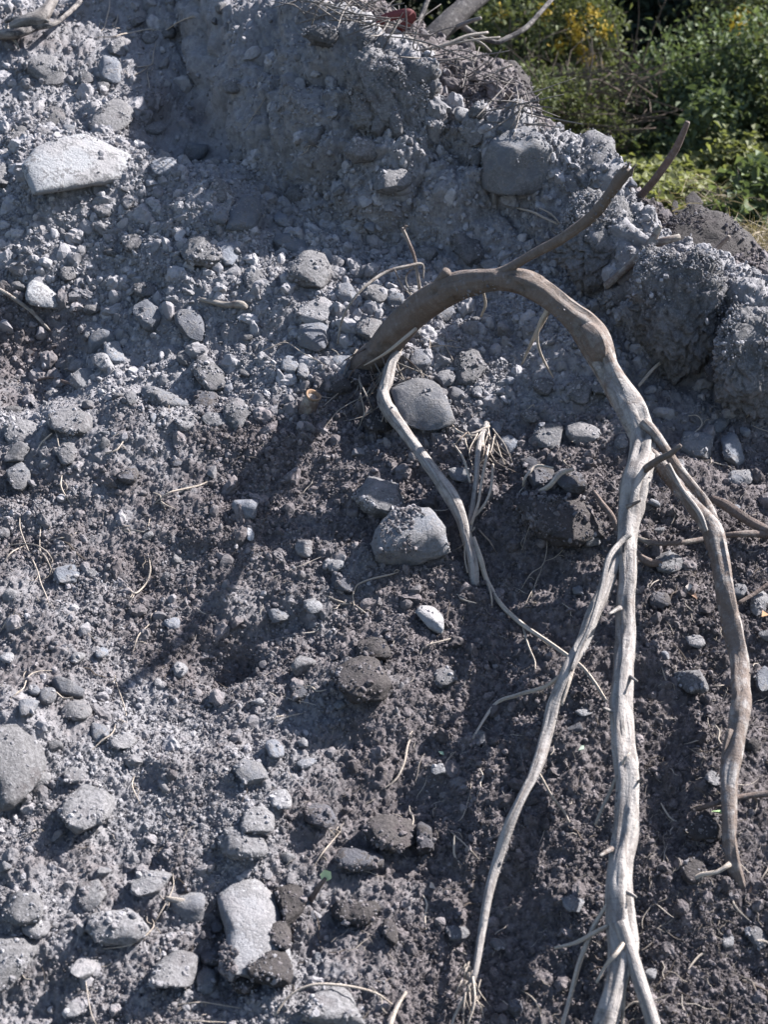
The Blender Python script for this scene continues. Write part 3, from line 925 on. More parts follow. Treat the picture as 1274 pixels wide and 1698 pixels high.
    ([(367, 1492), (389, 1470), (420, 1462), (443, 1473), (460, 1505), (468, 1550), (476, 1600), (460, 1632), (425, 1645), (388, 1640), (376, 1600), (380, 1545)], 'p', 'tall pale stone with dark earth clods round its lower half', dict(depth=.62, emb=.35, tilt=.65, rough=.9, cuts=9, dirt=12, low=1)),
    ((450, 1604, 66, 62), 'm', 'dark earth clod lying on the lower half of the tall pale stone', dict(emb=2.0)),
    ((466, 1548, 34, 44), 'm', 'small dark clod stuck to the right edge of the tall pale stone', dict(emb=2.6)),
    ((408, 1622, 52, 50), 'm', 'dark clod at the foot of the tall pale stone', dict(emb=1.7)),
    ((247, 1462, 70, 40, -8), 'd', 'stone with a pale tip and shaded underside at lower left', {}),
    ((35, 1506, 62, 70), 'd', 'large rounded dusty stone near the lower left edge', {}),
    ([(0, 1552), (46, 1555), (74, 1566), (53, 1590), (14, 1630), (-20, 1640), (-20, 1560)], 'd', 'large flat dusty boulder on the lower left edge', {}),
    ((58, 1541, 48, 34), 'd', 'dusty stone between two large boulders at the lower left', {}),
    ((195, 1535, 116, 62), 'd', 'wide low boulder under earth left of the tall pale one', dict(emb=.3)),
    ([(117, 1605), (138, 1583), (170, 1590), (152, 1615), (120, 1630)], 'p', 'pale flat angular stone near the lower left corner', dict(depth=.5)),
    ([(245, 1622), (261, 1597), (300, 1575), (327, 1587), (318, 1633), (254, 1640)], 'd', 'blocky stone left of the foot of the tall pale stone', dict(emb=.65)),
    ((347, 1626, 42, 42), 'g', 'grey stone between the blocky stone and the tall pale stone', {}),
    ((350, 1590, 42, 36), 'k', 'dark clotted stone above the grey stone by the tall pale stone', {}),
    ((120, 1674, 32, 26), 'p', 'small pale stone at the bottom edge of the picture', {}),
    ((359, 1535, 22, 22), 'k', 'small round dark pebble at the left of the tall pale stone', {}),
    ((152, 1484, 50, 60), 'd', 'earthy block left of the stone with a pale tip', {}),
    ((65, 1290, 40, 34), 'd', 'dusty lump right of the very large pale boulder', {}),
    # ---- lower middle and right
    ((530, 1352, 64, 38), 'k', 'dark stone with earth on top in the lower middle', {}),
    ((593, 1424, 86, 38, 5), 'k', 'long dark stone lying level in the dark soil', {}),
    ([(690, 1354), (711, 1355), (721, 1414), (714, 1432), (693, 1418)], 'k', 'dark slab standing on edge in the dark soil', dict(depth=1.1)),
    ((650, 1380, 76, 54), 'm', 'big dark clod left of the slab standing on edge', {}),
    ((590, 1512, 80, 36), 'm', 'broad dark clod in the bottom middle', {}),
    ((757, 1546, 46, 24), 'g', 'flat grey stone left of the hanging side root', dict(depth=.5)),
    ((827, 1566, 30, 22), 'g', 'square grey pebble right of the hanging side root', {}),
    ([(500, 1700), (510, 1650), (545, 1632), (580, 1650), (602, 1705)], 'd', 'pale dusty stone cut by the bottom edge of the picture', {}),
    ((482, 1495, 44, 64), 'm', 'dark clod right of the tall pale stone', {}),
    ((648, 1545, 22, 44, -20), 'm', 'narrow dark clod beside the broad dark clod', {}),
    ((545, 935, 20, 22), 'p', 'chip of pale stone left of the broken pale stone', {}),
    ((1096, 993, 34, 28), 'k', 'dark round stone between the hanging stems', {}),
    ((1157, 1062, 40, 22, 20), 'p', 'pale flaky chip left of the right hand stem', dict(depth=.35)),
    ((1150, 1130, 60, 44), 'd', 'grey flat stone beside the right hand stem', dict(depth=.4, emb=.4)),
    ((1268, 1130, 28, 54), 'b', 'slate slab at the right picture edge', dict(depth=.4)),
    ((1182, 1291, 32, 28), 'p', 'pale flat chip behind the right hand stem', dict(depth=.35)),
    ((1209, 1562, 18, 38, -15), 'g', 'narrow grey stone in dark soil at the lower right', {}),
    ((1256, 1555, 34, 40), 'd', 'dusty stone at the lower right picture edge', {}),
    ((1082, 1615, 26, 20), 'p', 'pale chip beside the fork of the stem', {}),
    ((1228, 980, 24, 30), 'g', 'grey stone right of the right hand stem', {}),
    ((1260, 1000, 30, 40), 'd', 'dusty slab at the right edge beside a twig', {}),
    ((955, 1500, 40, 26), 'g', 'grey angular stone left of the thick stem', {}),
    ((970, 1180, 30, 14), 'p', 'thin pale flake left of the thick stem', dict(depth=.4)),
    ((1170, 1370, 60, 50), 'm', 'dark clod left of the foot of the right hand stem', {}),
    ((1150, 1440, 44, 44), 'm', 'dark clod by the pale twig at the right', {}),
]
for i, (spec, kind, label, kw) in enumerate(STONES):
    stone(spec, kind, label, 100 + i, **kw)

# earth clods behind the ridge
stone([(792, 150), (806, 112), (845, 105), (873, 126), (876, 185), (850, 212), (815, 200)], 'm', 'brown earth clod standing behind the bank under dry twigs', 900, y=3.75, name='earth_clod', rough=.7)
stone([(1108, 400), (1118, 372), (1150, 352), (1200, 362), (1250, 392), (1262, 440), (1210, 460), (1140, 440)], 'm', 'dark flat topped earth clod behind the right bank', 901, y=3.2, depth=.8, name='earth_clod', rough=.6)
stone([(952, 245), (985, 222), (1012, 236), (1030, 275), (1020, 320), (975, 310), (950, 290)], 'c', 'rounded clod on the bank crest right of the big block', 902, y=3.08, name='earth_clod')

# the many middling stones nothing tells apart: copies of a dozen shapes, laid by size
base_shapes = []
for k in range(16):
    r = np.random.default_rng(500 + k)
    D, F = ico(3)
    L = D * np.array([1, r.uniform(.62, .95), r.uniform(.5, .8)])
    clod = k % 4 == 3
    L = facet(L, r, 4 if clod else 11, .45, .85)
    L = rough_blob(L, r, 0.8, 0.2 if clod else 0.08, clod)
    base_shapes.append((L, F, clod))
ZONES = [
    ('small grey stone in the lit rubble of the upper left slope', 'loose stones of the upper left slope', lambda X, Y: (X < 420) & (Y < 480), 26, ('grey', 'dusty', 'dusty', 'clod')),
    ('small stone in the rubble under the cut bank', 'loose stones under the cut bank', lambda X, Y: (X > 400) & (X < 1060) & (Y > 300) & (Y < 720), 28, ('blue', 'dusty', 'grey', 'clod')),
    ('small dusty stone embedded in the cut bank', 'stones embedded in the bank', lambda X, Y: (X > 420) & (X < 900) & (Y > 60) & (Y < 330), 12, ('dusty', 'clod')),
    ('small stone in the mixed rubble of the middle left', 'loose stones of the middle left', lambda X, Y: (X < 420) & (Y >= 480) & (Y < 860), 20, ('grey', 'dusty', 'blue', 'clod')),
    ('small stone in the shaded rubble at the right edge', 'loose stones at the right edge', lambda X, Y: (X > 1040) & (Y > 640) & (Y < 900), 10, ('grey', 'blue', 'clod')),
    ('small dusty stone on the lit lower left ground', 'loose stones of the lower left', lambda X, Y: (X < 520) & (Y >= 860), 18, ('dusty', 'grey', 'pale', 'dusty')),
    ('small stone in the dark soil of the lower right', 'loose stones in the dark soil', lambda X, Y: (X >= 520) & (Y >= 860), 14, ('dark', 'grey', 'darkclod')),
]
spx = to_px_arr(SP)
inframe = (spx[:, 0] > 0) & (spx[:, 0] < W0) & (spx[:, 1] > 0) & (spx[:, 1] < H0)
sg = np.array([s[0] for s in stones]); sr = np.array([s[1] for s in stones])
shape_mesh = {}


def frame_of(n, spin):
    n = Vector(n)
    q = Vector((0, 0, 1)).rotation_difference(n)
    return q @ Quaternion((0, 0, 1), spin)


def beside(p, look, fallback):
    """say which of the alike stones this is by the known stone it lies next to"""
    q = to_px(p)
    for n, (h, lab) in enumerate(sorted(HEROES, key=lambda e: np.hypot(*(e[0] - q)))[:6]):
        d = q - h
        side = ('left of' if d[0] < 0 else 'right of') if abs(d[0]) > abs(d[1]) else ('above' if d[1] < 0 else 'below')
        short = lab
        for cut in (' near ', ' lying ', ' below ', ' above ', ' left of ', ' right of ', ' in the ', ' behind ', ' at the ', ' beside ', ' under ', ' standing ', ' between ', ' on the ', ' just ', ' from ', ' by ', ' half ', ' set ', ' cut ', ' with ', ' caught ', ' leaning ', ' stuck ', ' tucked '):
            if short.find(cut) > 8 and len(short.split(cut)[0].split()) >= 3: short = short.split(cut)[0]
        t = f'small {look} stone {side} the {short}'
        if t not in USED and 4 <= len(t.split()) <= 16:
            USED.add(t)
            return t
    return fallback


for label, group, inside, count, mats in ZONES:
    cand = np.nonzero(inframe & inside(spx[:, 0], spx[:, 1]))[0]
    done = 0
    tries = 0
    while done < count and tries < 4000:
        tries += 1
        j = int(cand[rng.integers(len(cand))])
        p = SP[j]
        rad = 0.0125 * (1 + rng.pareto(2.6)) * (p[1] / 2.5) ** 0.5
        rad = min(rad, 0.034)
        if (np.linalg.norm(sg - p, axis=1) < sr * 0.9 + rad * 0.9).any(): continue
        k = int(rng.integers(16))
        mt = mats[int(rng.integers(len(mats)))]
        key = (k, mt)
        if key not in shape_mesh:
            L, F, clod = base_shapes[k]
            shape_mesh[key] = mesh_from('stone', L, F, M[mt])
        o = link('stone', shape_mesh[key], loc=p + SN[j] * rad * 0.12)
        o.rotation_mode = 'QUATERNION'
        o.rotation_quaternion = frame_of(SN[j] * .6 + np.array([0, 0, .4]), rng.uniform(0, 6.28)) @ Quaternion((1, 0, 0), rng.uniform(-.4, .4))
        o.scale = [rad * rng.uniform(.85, 1.2)] * 3
        tag(o, beside(p, LOOK[mt], label), 'stone', group)
        sg = np.vstack([sg, p]); sr = np.append(sr, rad)
        done += 1

# ------------------------------------------------------------------ crumbs and grit (beyond counting)
def scatter(name, label, shapes, pts, rot, scl, idx, soil, mat):
    """one object whose points carry small grains"""
    me = bpy.data.meshes.new(name)
    me.vertices.add(len(pts))
    me.vertices.foreach_set('co', np.asarray(pts, np.float32).ravel())
    for a, typ, vals in (('rot', 'FLOAT_VECTOR', rot), ('scl', 'FLOAT_VECTOR', scl)):
        at = me.attributes.new(a, typ, 'POINT')
        at.data.foreach_set('vector', np.asarray(vals, np.float32).ravel())
    at = me.attributes.new('idx', 'INT', 'POINT')
    at.data.foreach_set('value', np.asarray(idx, np.int32))
    at = me.attributes.new('soil', 'FLOAT', 'POINT')
    at.data.foreach_set('value', np.asarray(soil, np.float32))
    src = bpy.data.collections.new(name + '_shapes')
    for k, (V, F) in enumerate(shapes):
        o = bpy.data.objects.new('grain', mesh_from('grain', V, F, mat, smooth=False))
        src.objects.link(o)
    ng = bpy.data.node_groups.new(name, 'GeometryNodeTree')
    ng.interface.new_socket('Geometry', in_out='INPUT', socket_type='NodeSocketGeometry')
    ng.interface.new_socket('Geometry', in_out='OUTPUT', socket_type='NodeSocketGeometry')
    gi, go = ng.nodes.new('NodeGroupInput'), ng.nodes.new('NodeGroupOutput')
    ip = ng.nodes.new('GeometryNodeInstanceOnPoints')
    ci = ng.nodes.new('GeometryNodeCollectionInfo')
    ci.inputs['Collection'].default_value = src
    ci.inputs['Separate Children'].default_value = True
    ci.inputs['Reset Children'].default_value = True

    def named(a, typ):
        n = ng.nodes.new('GeometryNodeInputNamedAttribute')
        n.data_type = typ
        n.inputs['Name'].default_value = a
        return n.outputs[0]
    L = ng.links.new
    L(gi.outputs[0], ip.inputs['Points'])
    L(ci.outputs[0], ip.inputs['Instance'])
    ip.inputs['Pick Instance'].default_value = True
    L(named('idx', 'INT'), ip.inputs['Instance Index'])
    L(named('rot', 'FLOAT_VECTOR'), ip.inputs['Rotation'])
    L(named('scl', 'FLOAT_VECTOR'), ip.inputs['Scale'])
    L(ip.outputs[0], go.inputs[0])
    o = link(name, me)
    md = o.modifiers.new('grains', 'NODES')
    md.node_group = ng
    tag(o, label, kind='stuff')
    return o


def grain_shapes(n, seed, clod, sub=2):  # crumbly or broken
    out = []
    for k in range(n):
        r = np.random.default_rng(seed + k)
        D, F = ico(sub)
        L = D * np.array([1, r.uniform(.6, .95), r.uniform(.5, .85)])
        L = facet(L, r, 3 if clod else 9, .45, .85)
        L = rough_blob(L, r, 0.8, 0.30 if clod else 0.10, clod)
        out.append((L, F))
    return out


vis = np.nonzero((spx[:, 0] > -120) & (spx[:, 0] < W0 + 120) & (spx[:, 1] > -60) & (spx[:, 1] < H0 + 120) & (SP[:, 1] < 4.3))[0]
patchy = 0.5 + 0.5 * np.clip(fbm(SP[vis] * 5 + 2.2, 3) * 2.6, -1, 1)


def sow(n, rmin, alpha, rmax, bank_w, lean_dark, sink, seed, stone_w=0.0):
    r = np.random.default_rng(seed)
    soil = SSOIL[vis]
    cw = np.exp(-((SP[vis, 1] - np.interp(SP[vis, 0], ridge_w[:, 0], ridge_w[:, 1])) / 0.07) ** 2) * sstep(-0.4, 0.2, SP[vis, 0])
    st = stoniness(spx[vis, 0], spx[vis, 1])
    w = (1 - bank_w * SBANK[vis]) * (0.25 + patchy) * ((1 - stone_w) + stone_w * st) * (1 + 1.2 * cw) + .5 * cw * ((1 - lean_dark) + lean_dark * soil)
    w = w / w.sum()
    j = vis[r.choice(len(vis), n, p=w)]
    rad = np.minimum(rmin * (1 + r.pareto(alpha, n)), rmax) * np.clip(SP[j, 1] / 2.6, .7, 1.25)
    jit = r.normal(size=(n, 3)) * 0.0015
    P = SP[j] + jit + SN[j] * (rad * sink)[:, None]
    rot = r.uniform(0, 6.283, (n, 3))
    scl = rad[:, None] * r.uniform(.8, 1.2, (n, 3))
    return P, rot, scl, SSOIL[j], r


P, rot, scl, so, r = sow(240000, 0.0015, 2.9, 0.0075, 0.65, 0.45, 0.0, 21)
dirt = np.vstack(DIRT)
n = len(dirt)
rad = np.minimum(.0013 * (1 + r.pareto(2.6, n)), .006)
P = np.vstack([P, dirt[:, :3]]); rot = np.vstack([rot, r.uniform(0, 6.28, (n, 3))]); scl = np.vstack([scl, rad[:, None] * r.uniform(.8, 1.2, (n, 3))]); so = np.concatenate([so, dirt[:, 3]])
print('crumbs on stones', n)
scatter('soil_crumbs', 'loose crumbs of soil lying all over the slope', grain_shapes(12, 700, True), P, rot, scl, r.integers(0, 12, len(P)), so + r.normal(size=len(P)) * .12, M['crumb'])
P, rot, scl, so, r = sow(8000, 0.0038, 1.9, 0.020, 0.80, 0.0, -0.1, 22, 0.88)
scatter('gravel', 'loose grit and small gravel strewn over the slope', grain_shapes(12, 740, False), P, rot, scl, r.integers(0, 12, len(P)), so * .85 - .08 + r.normal(size=len(P)) * .12, M['crumb'])
P, rot, scl, so, r = sow(2800, 0.0075, 2.0, 0.022, 0.80, 0.2, -0.15, 23, 0.7)
scatter('rubble', 'small broken clods mixed into the slope', grain_shapes(12, 780, True, 3), P, rot, scl, r.integers(0, 12, len(P)), so + r.normal(size=len(P)) * .08, M['crumb'])

# ------------------------------------------------------------------ wood
def wood_material(name, bark, bark2, pale, pale2, dirt=0.3):
    s = NT(name)
    at = s.n('ShaderNodeAttribute', attribute_name='pale')
    uv = s.n('ShaderNodeUVMap', uv_map='uv')
    geo = s.n('ShaderNodeNewGeometry')
    pos = geo.outputs['Position']

    def streak(su, sv, sc, det=5):
        mp = s.n('ShaderNodeMapping')
        mp.inputs['Scale'].default_value = (su, sv, 1)
        s.l(uv.outputs[0], mp.inputs[0])
        return s.noise(sc, det, 0.65, mp.outputs[0], 0.6)
    along = streak(9, 14, 1.0)              # fibres running with the root
    rings = streak(2.2, 260, 1.0, 3)        # fine rings across the bark
    n1 = s.noise(30, 5, 0.65, pos)
    n2 = s.noise(260, 4, 0.7, pos)
    b = s.mix(s.math('MULTIPLY', s.ramp(rings, 0.38, 0.62), s.ramp(n1, .35, .65, .25, .8)), bark, bark2)
    b = s.mix(s.ramp(s.noise(75, 5, .7, pos), .5, .68, 0, .55), b, (0.19, 0.175, 0.175))
    b = s.mix(s.ramp(n1, 0.35, 0.7, 0, 0.5), b, tuple(v * 0.55 for v in bark))
    p = s.mix(s.ramp(along, 0.34, 0.60), pale2, pale)
    p = s.mix(s.ramp(rings, 0.55, 0.7, 0, 0.35), p, tuple(v * 0.5 for v in pale2))
    f = s.math('ADD', at.outputs['Fac'], s.ramp(n1, 0.3, 0.7, -0.35, 0.35))
    c = s.mix(s.ramp(f, 0.3, 0.7), b, p)
    d = s.math('ADD', s.ramp(n1, 0.55, 0.75, 0, dirt), s.ramp(n2, 0.60, 0.72, 0, dirt))
    c = s.mix(d, c, (0.075, 0.065, 0.06))
    s.col(c)
    bp = s.bump(n2, 0.002, 0.9)
    bp = s.bump(s.noise(90, 5, .7, pos), 0.004, 0.7, bp)
    bp = s.bump(rings, 0.0014, 0.5, bp)
    bp = s.bump(along, 0.005, 0.7, bp)
    s.nor(bp)
    s.p.inputs['Roughness'].default_value = 0.8
    return s.m


M['root'] = wood_material('root_wood', (0.120, 0.094, 0.082), (0.165, 0.132, 0.116), (0.265, 0.243, 0.232), (0.140, 0.123, 0.116), 0.8)
M['deadwood'] = wood_material('dead_wood', (0.042, 0.038, 0.040), (0.066, 0.060, 0.062), (0.21, 0.19, 0.18), (0.12, 0.105, 0.10), 0.4)
M['twig'] = wood_material('twig_bark', (0.115, 0.085, 0.075), (0.18, 0.14, 0.125), (0.28, 0.25, 0.225), (0.17, 0.145, 0.13), 0.4)
M['rootlet'] = wood_material('rootlet_skin', (0.22, 0.17, 0.14), (0.30, 0.24, 0.20), (0.40, 0.345, 0.30), (0.26, 0.215, 0.18), 0.3)


def catmull(P, n):
    P = np.asarray(P, float)
    k = len(P)
    if k == 2:
        t = np.linspace(0, 1, n)[:, None]
        return P[0] * (1 - t) + P[1] * t
    E = np.vstack([2 * P[0] - P[1], P, 2 * P[-1] - P[-2]])
    u = np.linspace(0, k - 1 - 1e-6, n)
    i = u.astype(int)
    t = (u - i)[:, None]
    a, b, c, d = E[i], E[i + 1], E[i + 2], E[i + 3]
    return 0.5 * (2 * b + (c - a) * t + (2 * a - 5 * b + 4 * c - d) * t ** 2 + (3 * b - a - 3 * c + d) * t ** 3)


def tube_data(P, rad, sides=10, step=0.008, wob=0.0, ridge=0.0, knots=0.0, seed=0, taper_end=True, pale=None):
    """a swept, uneven round body along points P with radii rad"""
    P = np.asarray(P, float)
    L = np.linalg.norm(np.diff(P, axis=0), axis=1).sum()
    n = int(np.clip(L / step, 6, 420))
    C = catmull(np.column_stack([P, rad, pale if pale is not None else np.ones(len(P))]), n)
    c, r, pl = C[:, :3], np.maximum(C[:, 3], 0.0006), C[:, 4]
    rs = np.random.default_rng(seed)
    o = rs.uniform(0, 90, 3)
    if wob:
        w = np.stack([fbm(c * 9 + o, 2), fbm(c * 9 + o + 31, 2), fbm(c * 9 + o + 67, 2)], 1)
        fade = np.minimum(1, np.minimum(np.arange(n), np.arange(n)[::-1]) / 5.0)[:, None]
        c = c + w * wob * fade
    T = np.gradient(c, axis=0)
    T /= np.linalg.norm(T, axis=1)[:, None] + 1e-12
    a = np.array([0, 0, 1.0]) if abs(T[0, 2]) < 0.9 else np.array([1.0, 0, 0])
    A = np.empty_like(c)
    for i in range(n):
        a = a - T[i] * (a @ T[i])
        a /= np.linalg.norm(a) + 1e-12
        A[i] = a
    B = np.cross(T, A)
    th = np.arange(sides + 1) / sides * 2 * np.pi
    ct, st = np.cos(th), np.sin(th)
    ring = A[:, None, :] * ct[None, :, None] + B[:, None, :] * st[None, :, None]
    flat = c[:, None, :] + ring * r[:, None, None]
    q = flat.reshape(-1, 3)
    arc = np.concatenate([[0], np.cumsum(np.linalg.norm(np.diff(c, axis=0), axis=1))])
    sc = np.ones(len(q))
    if ridge:
        ang = np.tile(th, n); al = np.repeat(arc, sides + 1)
        s3 = np.stack([np.cos(ang) * 1.8 + 5, np.sin(ang) * 1.8 + 5, al * 7], 1) + o
        sc = sc + ridge * fbm(s3, 4, 0.55)
        s4 = np.stack([np.cos(ang) * 4, np.sin(ang) * 4, al * 5], 1) + o
        sc = sc - ridge * 0.9 * np.exp(-(np.abs(fbm(s4, 2)) / 0.07) ** 2)
    if knots:
        k1 = np.repeat(vnoise(np.stack([arc * 14, 0 * arc, 0 * arc], 1) + o), sides + 1)
        sc = sc + knots * k1
    V = (c[:, None, :] + ring * (r[:, None] * sc.reshape(n, sides + 1))[:, :, None]).reshape(-1, 3)
    uv = np.stack([np.tile(np.arange(sides + 1) / sides, n), np.repeat(arc, sides + 1)], 1)
    i = np.arange((n - 1) * sides)
    b0 = (i // sides) * (sides + 1) + i % sides
    F = np.stack([b0, b0 + sides + 1, b0 + sides + 2, b0 + 1], 1)
    # end caps
    m = len(V)
    V = np.vstack([V, c[:1] - T[:1] * r[0] * 0.25, c[-1:] + T[-1:] * r[-1] * 0.35])
    uv = np.vstack([uv, [[0.5, 0]], [[0.5, arc[-1]]]])
    k = np.arange(sides)
    c0 = np.stack([np.full(sides, m), k, k + 1, k + 1], 1)
    last = (n - 1) * (sides + 1)
    c1 = np.stack([np.full(sides, m + 1), last + k + 1, last + k, last + k], 1)
    pv = np.concatenate([np.repeat(pl, sides + 1), [pl[0], pl[-1]]])
    tri = np.vstack([c0, c1])[:, :3]
    return V, F, tri, uv, pv


def tube_mesh(name, parts, mat, origin):
    """one mesh from one or more tube_data results"""
    Vs, Fs, uvs, ps, k = [], [], [], [], 0
    for V, F, tri, uv, pv in parts:
        Vs.append(V); uvs.append(uv); ps.append(pv)
        Fs += (F + k).tolist() + (tri + k).tolist()
        k += len(V)
    V = np.vstack(Vs) - origin
    me = bpy.data.meshes.new(name)
    me.from_pydata(V.tolist(), [], Fs)
    me.polygons.foreach_set('use_smooth', np.ones(len(Fs), bool))
    l = me.uv_layers.new(name='uv')
    li = np.empty(len(me.loops), np.int32)
    me.loops.foreach_get('vertex_index', li)
    l.data.foreach_set('uv', np.vstack(uvs)[li].astype(np.float32).ravel())
    at = me.attributes.new('pale', 'FLOAT', 'POINT')
    at.data.foreach_set('value', np.concatenate(ps).astype(np.float32))
    me.update()
    me.materials.append(mat)
    return me


def path(pts):
    """[(px, py, where, width px)] -> points, radii.  where: ('y', distance) or a height above the ground"""
    P, rad = [], []
    for px, py, w, wd in pts:
        p = at_y(px, py, w[1]) if isinstance(w, tuple) else hit(px, py, w)
        P.append(p)
        rad.append(wd / 2 * ((p - CAM) @ C_F) * TH / (W0 / 2))
    return np.array(P), np.array(rad)


def limb(name, pts, mat, parent=None, origin=None, pale=1.0, sides=12, step=0.008, label=None, cat=None, group=None, seed=0, **kw):
    P, rad = path(pts)
    pl = np.full(len(P), pale) if np.isscalar(pale) else np.asarray(pale)
    d = tube_data(P, rad, sides, step, seed=seed or int(abs(pts[0][0]) * 7 + pts[0][1]), pale=pl, **kw)
    og = np.zeros(3) if origin is None else origin
    if parent is None: og = P[0]
    o = link(name, tube_mesh(name, [d], M[mat], og), parent, None if parent is not None else og)
    return tag(o, label, cat, group)


Y = lambda v: ('y', v)
# ---- the big arching root
B0 = hit(612, 596)
root = empty('uprooted_root', B0)
tag(root, 'thick brown root arching out of the rubble and hanging down in pale stems', 'root')
limb('main_root', [(570, 640, -.07, 40), (588, 618, -.03, 44), (612, 596, .005, 48), (645, 560, Y(2.685), 46), (690, 515, Y(2.645), 50), (745, 480, Y(2.60), 47), (810, 466, Y(2.555), 37), (868, 470, Y(2.54), 39),
                   (930, 508, Y(2.525), 42), (982, 556, Y(2.50), 50), (1008, 615, Y(2.45), 44), (1052, 690, Y(2.37), 46), (1073, 742, Y(2.31), 42), (1058, 800, Y(2.235), 44),
                   (1043, 870, 0.115, 38), (1038, 960, 0.110, 28), (1036, 1050, 0.10, 29), (1031, 1140, .095, 35), (1032, 1210, .09, 36), (1041, 1290, .085, 40), (1035, 1370, .08, 44), (1025, 1450, .075, 38),
                   (1030, 1520, .07, 44), (1034, 1570, .07, 46), (1020, 1635, .07, 38), (1003, 1700, .065, 38), (985, 1790, .06, 38)], 'root', root, B0,
     pale=[0, 0, 0, 0, 0, .0, .05, .1, .15, .3, .55, .75, .85, .9, .9, .85, .8, .85, .9, 1, 1, 1, 1, 1, 1, 1, 1], sides=24, step=0.0055, wob=.006, ridge=.36, knots=.13)
limb('branch', [(822, 460, Y(2.552), 28), (850, 440, Y(2.545), 17), (905, 411, Y(2.52), 17), (955, 382, Y(2.485), 19), (992, 350, Y(2.455), 20), (1017, 316, Y(2.435), 18), (1033, 294, Y(2.425), 22), (1044, 282, Y(2.42), 17)],
     'root', root, B0, pale=0, sides=16, ridge=.34, wob=.005, knots=.14)
for a, b_, c_ in ((1040, 1056, 272), (1034, 1046, 268), (1046, 1052, 279), (1030, 1036, 274)):
    limb('splinter', [(a, 291, Y(2.423), 8), ((a + b_) / 2, (291 + c_) / 2, Y(2.418), 6), (b_, c_, Y(2.415), 1.5)], 'root', root, B0, pale=.35, sides=5, ridge=.3)
limb('branch_stub', [(722, 488, Y(2.615), 28), (733, 464, Y(2.60), 20), (742, 450, Y(2.59), 17)], 'root', root, B0, pale=0, sides=12, ridge=.2)
limb('branch_stub', [(752, 468, Y(2.59), 9), (757, 456, Y(2.58), 6), (763, 460, Y(2.575), 4)], 'root', root, B0, pale=.3, sides=8)
limb('branch_stub', [(1070, 779, Y(2.235), 14), (1092, 763, Y(2.22), 12), (1112, 753, Y(2.21), 11), (1130, 738, Y(2.205), 7)], 'root', root, B0, pale=.1, sides=10, ridge=.15)
limb('knot', [(968, 545, Y(2.495), 30), (985, 562, Y(2.468), 40), (992, 585, Y(2.462), 34), (985, 603, Y(2.47), 16)], 'root', root, B0, pale=.25, sides=16, ridge=.35, knots=.2)
# fork near the lower edge
limb('side_root', [(1030, 1530, .085, 26), (1050, 1590, .075, 26), (1066, 1640, .07, 25), (1082, 1690, .06, 25), (1100, 1760, .05, 25)], 'root', root, B0, pale=1, sides=14, ridge=.15, wob=.002)
# the hanging side root with its thin companion
limb('side_root', [(1032, 915, .12, 16), (1018, 950, .115, 22), (990, 1010, .11, 22), (965, 1065, .10, 22), (938, 1112, .10, 24), (918, 1165, .09, 21), (908, 1215, .085, 20), (888, 1280, .08, 20), (860, 1335, .07, 18), (838, 1385, .065, 20),
                   (822, 1435, .06, 17), (806, 1500, .055, 15), (795, 1560, .05, 13), (786, 1612, .04, 11), (778, 1640, .035, 8)], 'root', root, B0, pale=.85, sides=14, ridge=.3, wob=.005, knots=.13)
limb('rootlet', [(1046, 886, .145, 9), (1030, 900, .15, 10), (1010, 928, .145, 10), (998, 980, .135, 10), (978, 1040, .125, 9), (960, 1078, .12, 8), (948, 1112, .115, 6)], 'root', root, B0, pale=1.2, sides=8, wob=.002)
for pts in ([(786, 1610, .04, 7), (772, 1650, .03, 6), (752, 1690, .02, 5), (745, 1730, .02, 4)], [(784, 1620, .04, 6), (788, 1660, .03, 5), (776, 1700, .02, 4)], [(935, 1118, .10, 8), (905, 1138, .06, 7), (860, 1152, .03, 7), (820, 1168, .012, 6), (784, 1225, .006, 4)],
            [(955, 1085, .11, 8), (945, 1130, .10, 7), (932, 1170, .09, 5)], [(893, 1280, .07, 5), (915, 1320, .04, 4), (935, 1345, .02, 4), (945, 1364, .01, 3)], [(1022, 1290, .085, 6), (1012, 1315, .075, 7), (1000, 1340, .065, 6), (988, 1368, .05, 5)],
            [(1030, 1270, .10, 5), (1040, 1255, .11, 4), (1046, 1248, .11, 3)], [(1008, 1535, .08, 6), (985, 1548, .07, 8), (955, 1563, .06, 7), (920, 1572, .05, 5)], [(1008, 1500, .075, 7), (988, 1535, .06, 9), (966, 1590, .045, 9), (948, 1650, .03, 8), (930, 1710, .02, 8)],
            [(1038, 1560, .095, 8), (1020, 1585, .10, 8), (1004, 1605, .09, 6), (990, 1630, .08, 5)], [(1046, 1600, .08, 9), (1036, 1640, .06, 8), (1034, 1670, .05, 7), (1032, 1710, .03, 6)], [(1012, 1650, .085, 5), (994, 1668, .075, 6), (988, 1690, .07, 5), (980, 1720, .06, 5)],
            [(922, 505, Y(2.53), 9), (903, 524, Y(2.53), 8), (893, 548, Y(2.54), 6), (894, 572, Y(2.55), 5), (905, 600, Y(2.565), 4), (918, 626, Y(2.58), 2.5)], [(915, 503, Y(2.53), 12), (902, 528, Y(2.54), 10), (885, 560, Y(2.565), 7), (866, 604, Y(2.60), 3)],
            [(690, 545, Y(2.63), 7), (670, 562, Y(2.605), 6), (640, 586, Y(2.60), 5), (604, 606, Y(2.64), 2)], [(800, 478, Y(2.59), 4), (805, 505, Y(2.60), 5), (798, 525, Y(2.62), 4)]):
    limb('rootlet', pts, 'rootlet', root, B0, pale=.9, sides=7, wob=.003)
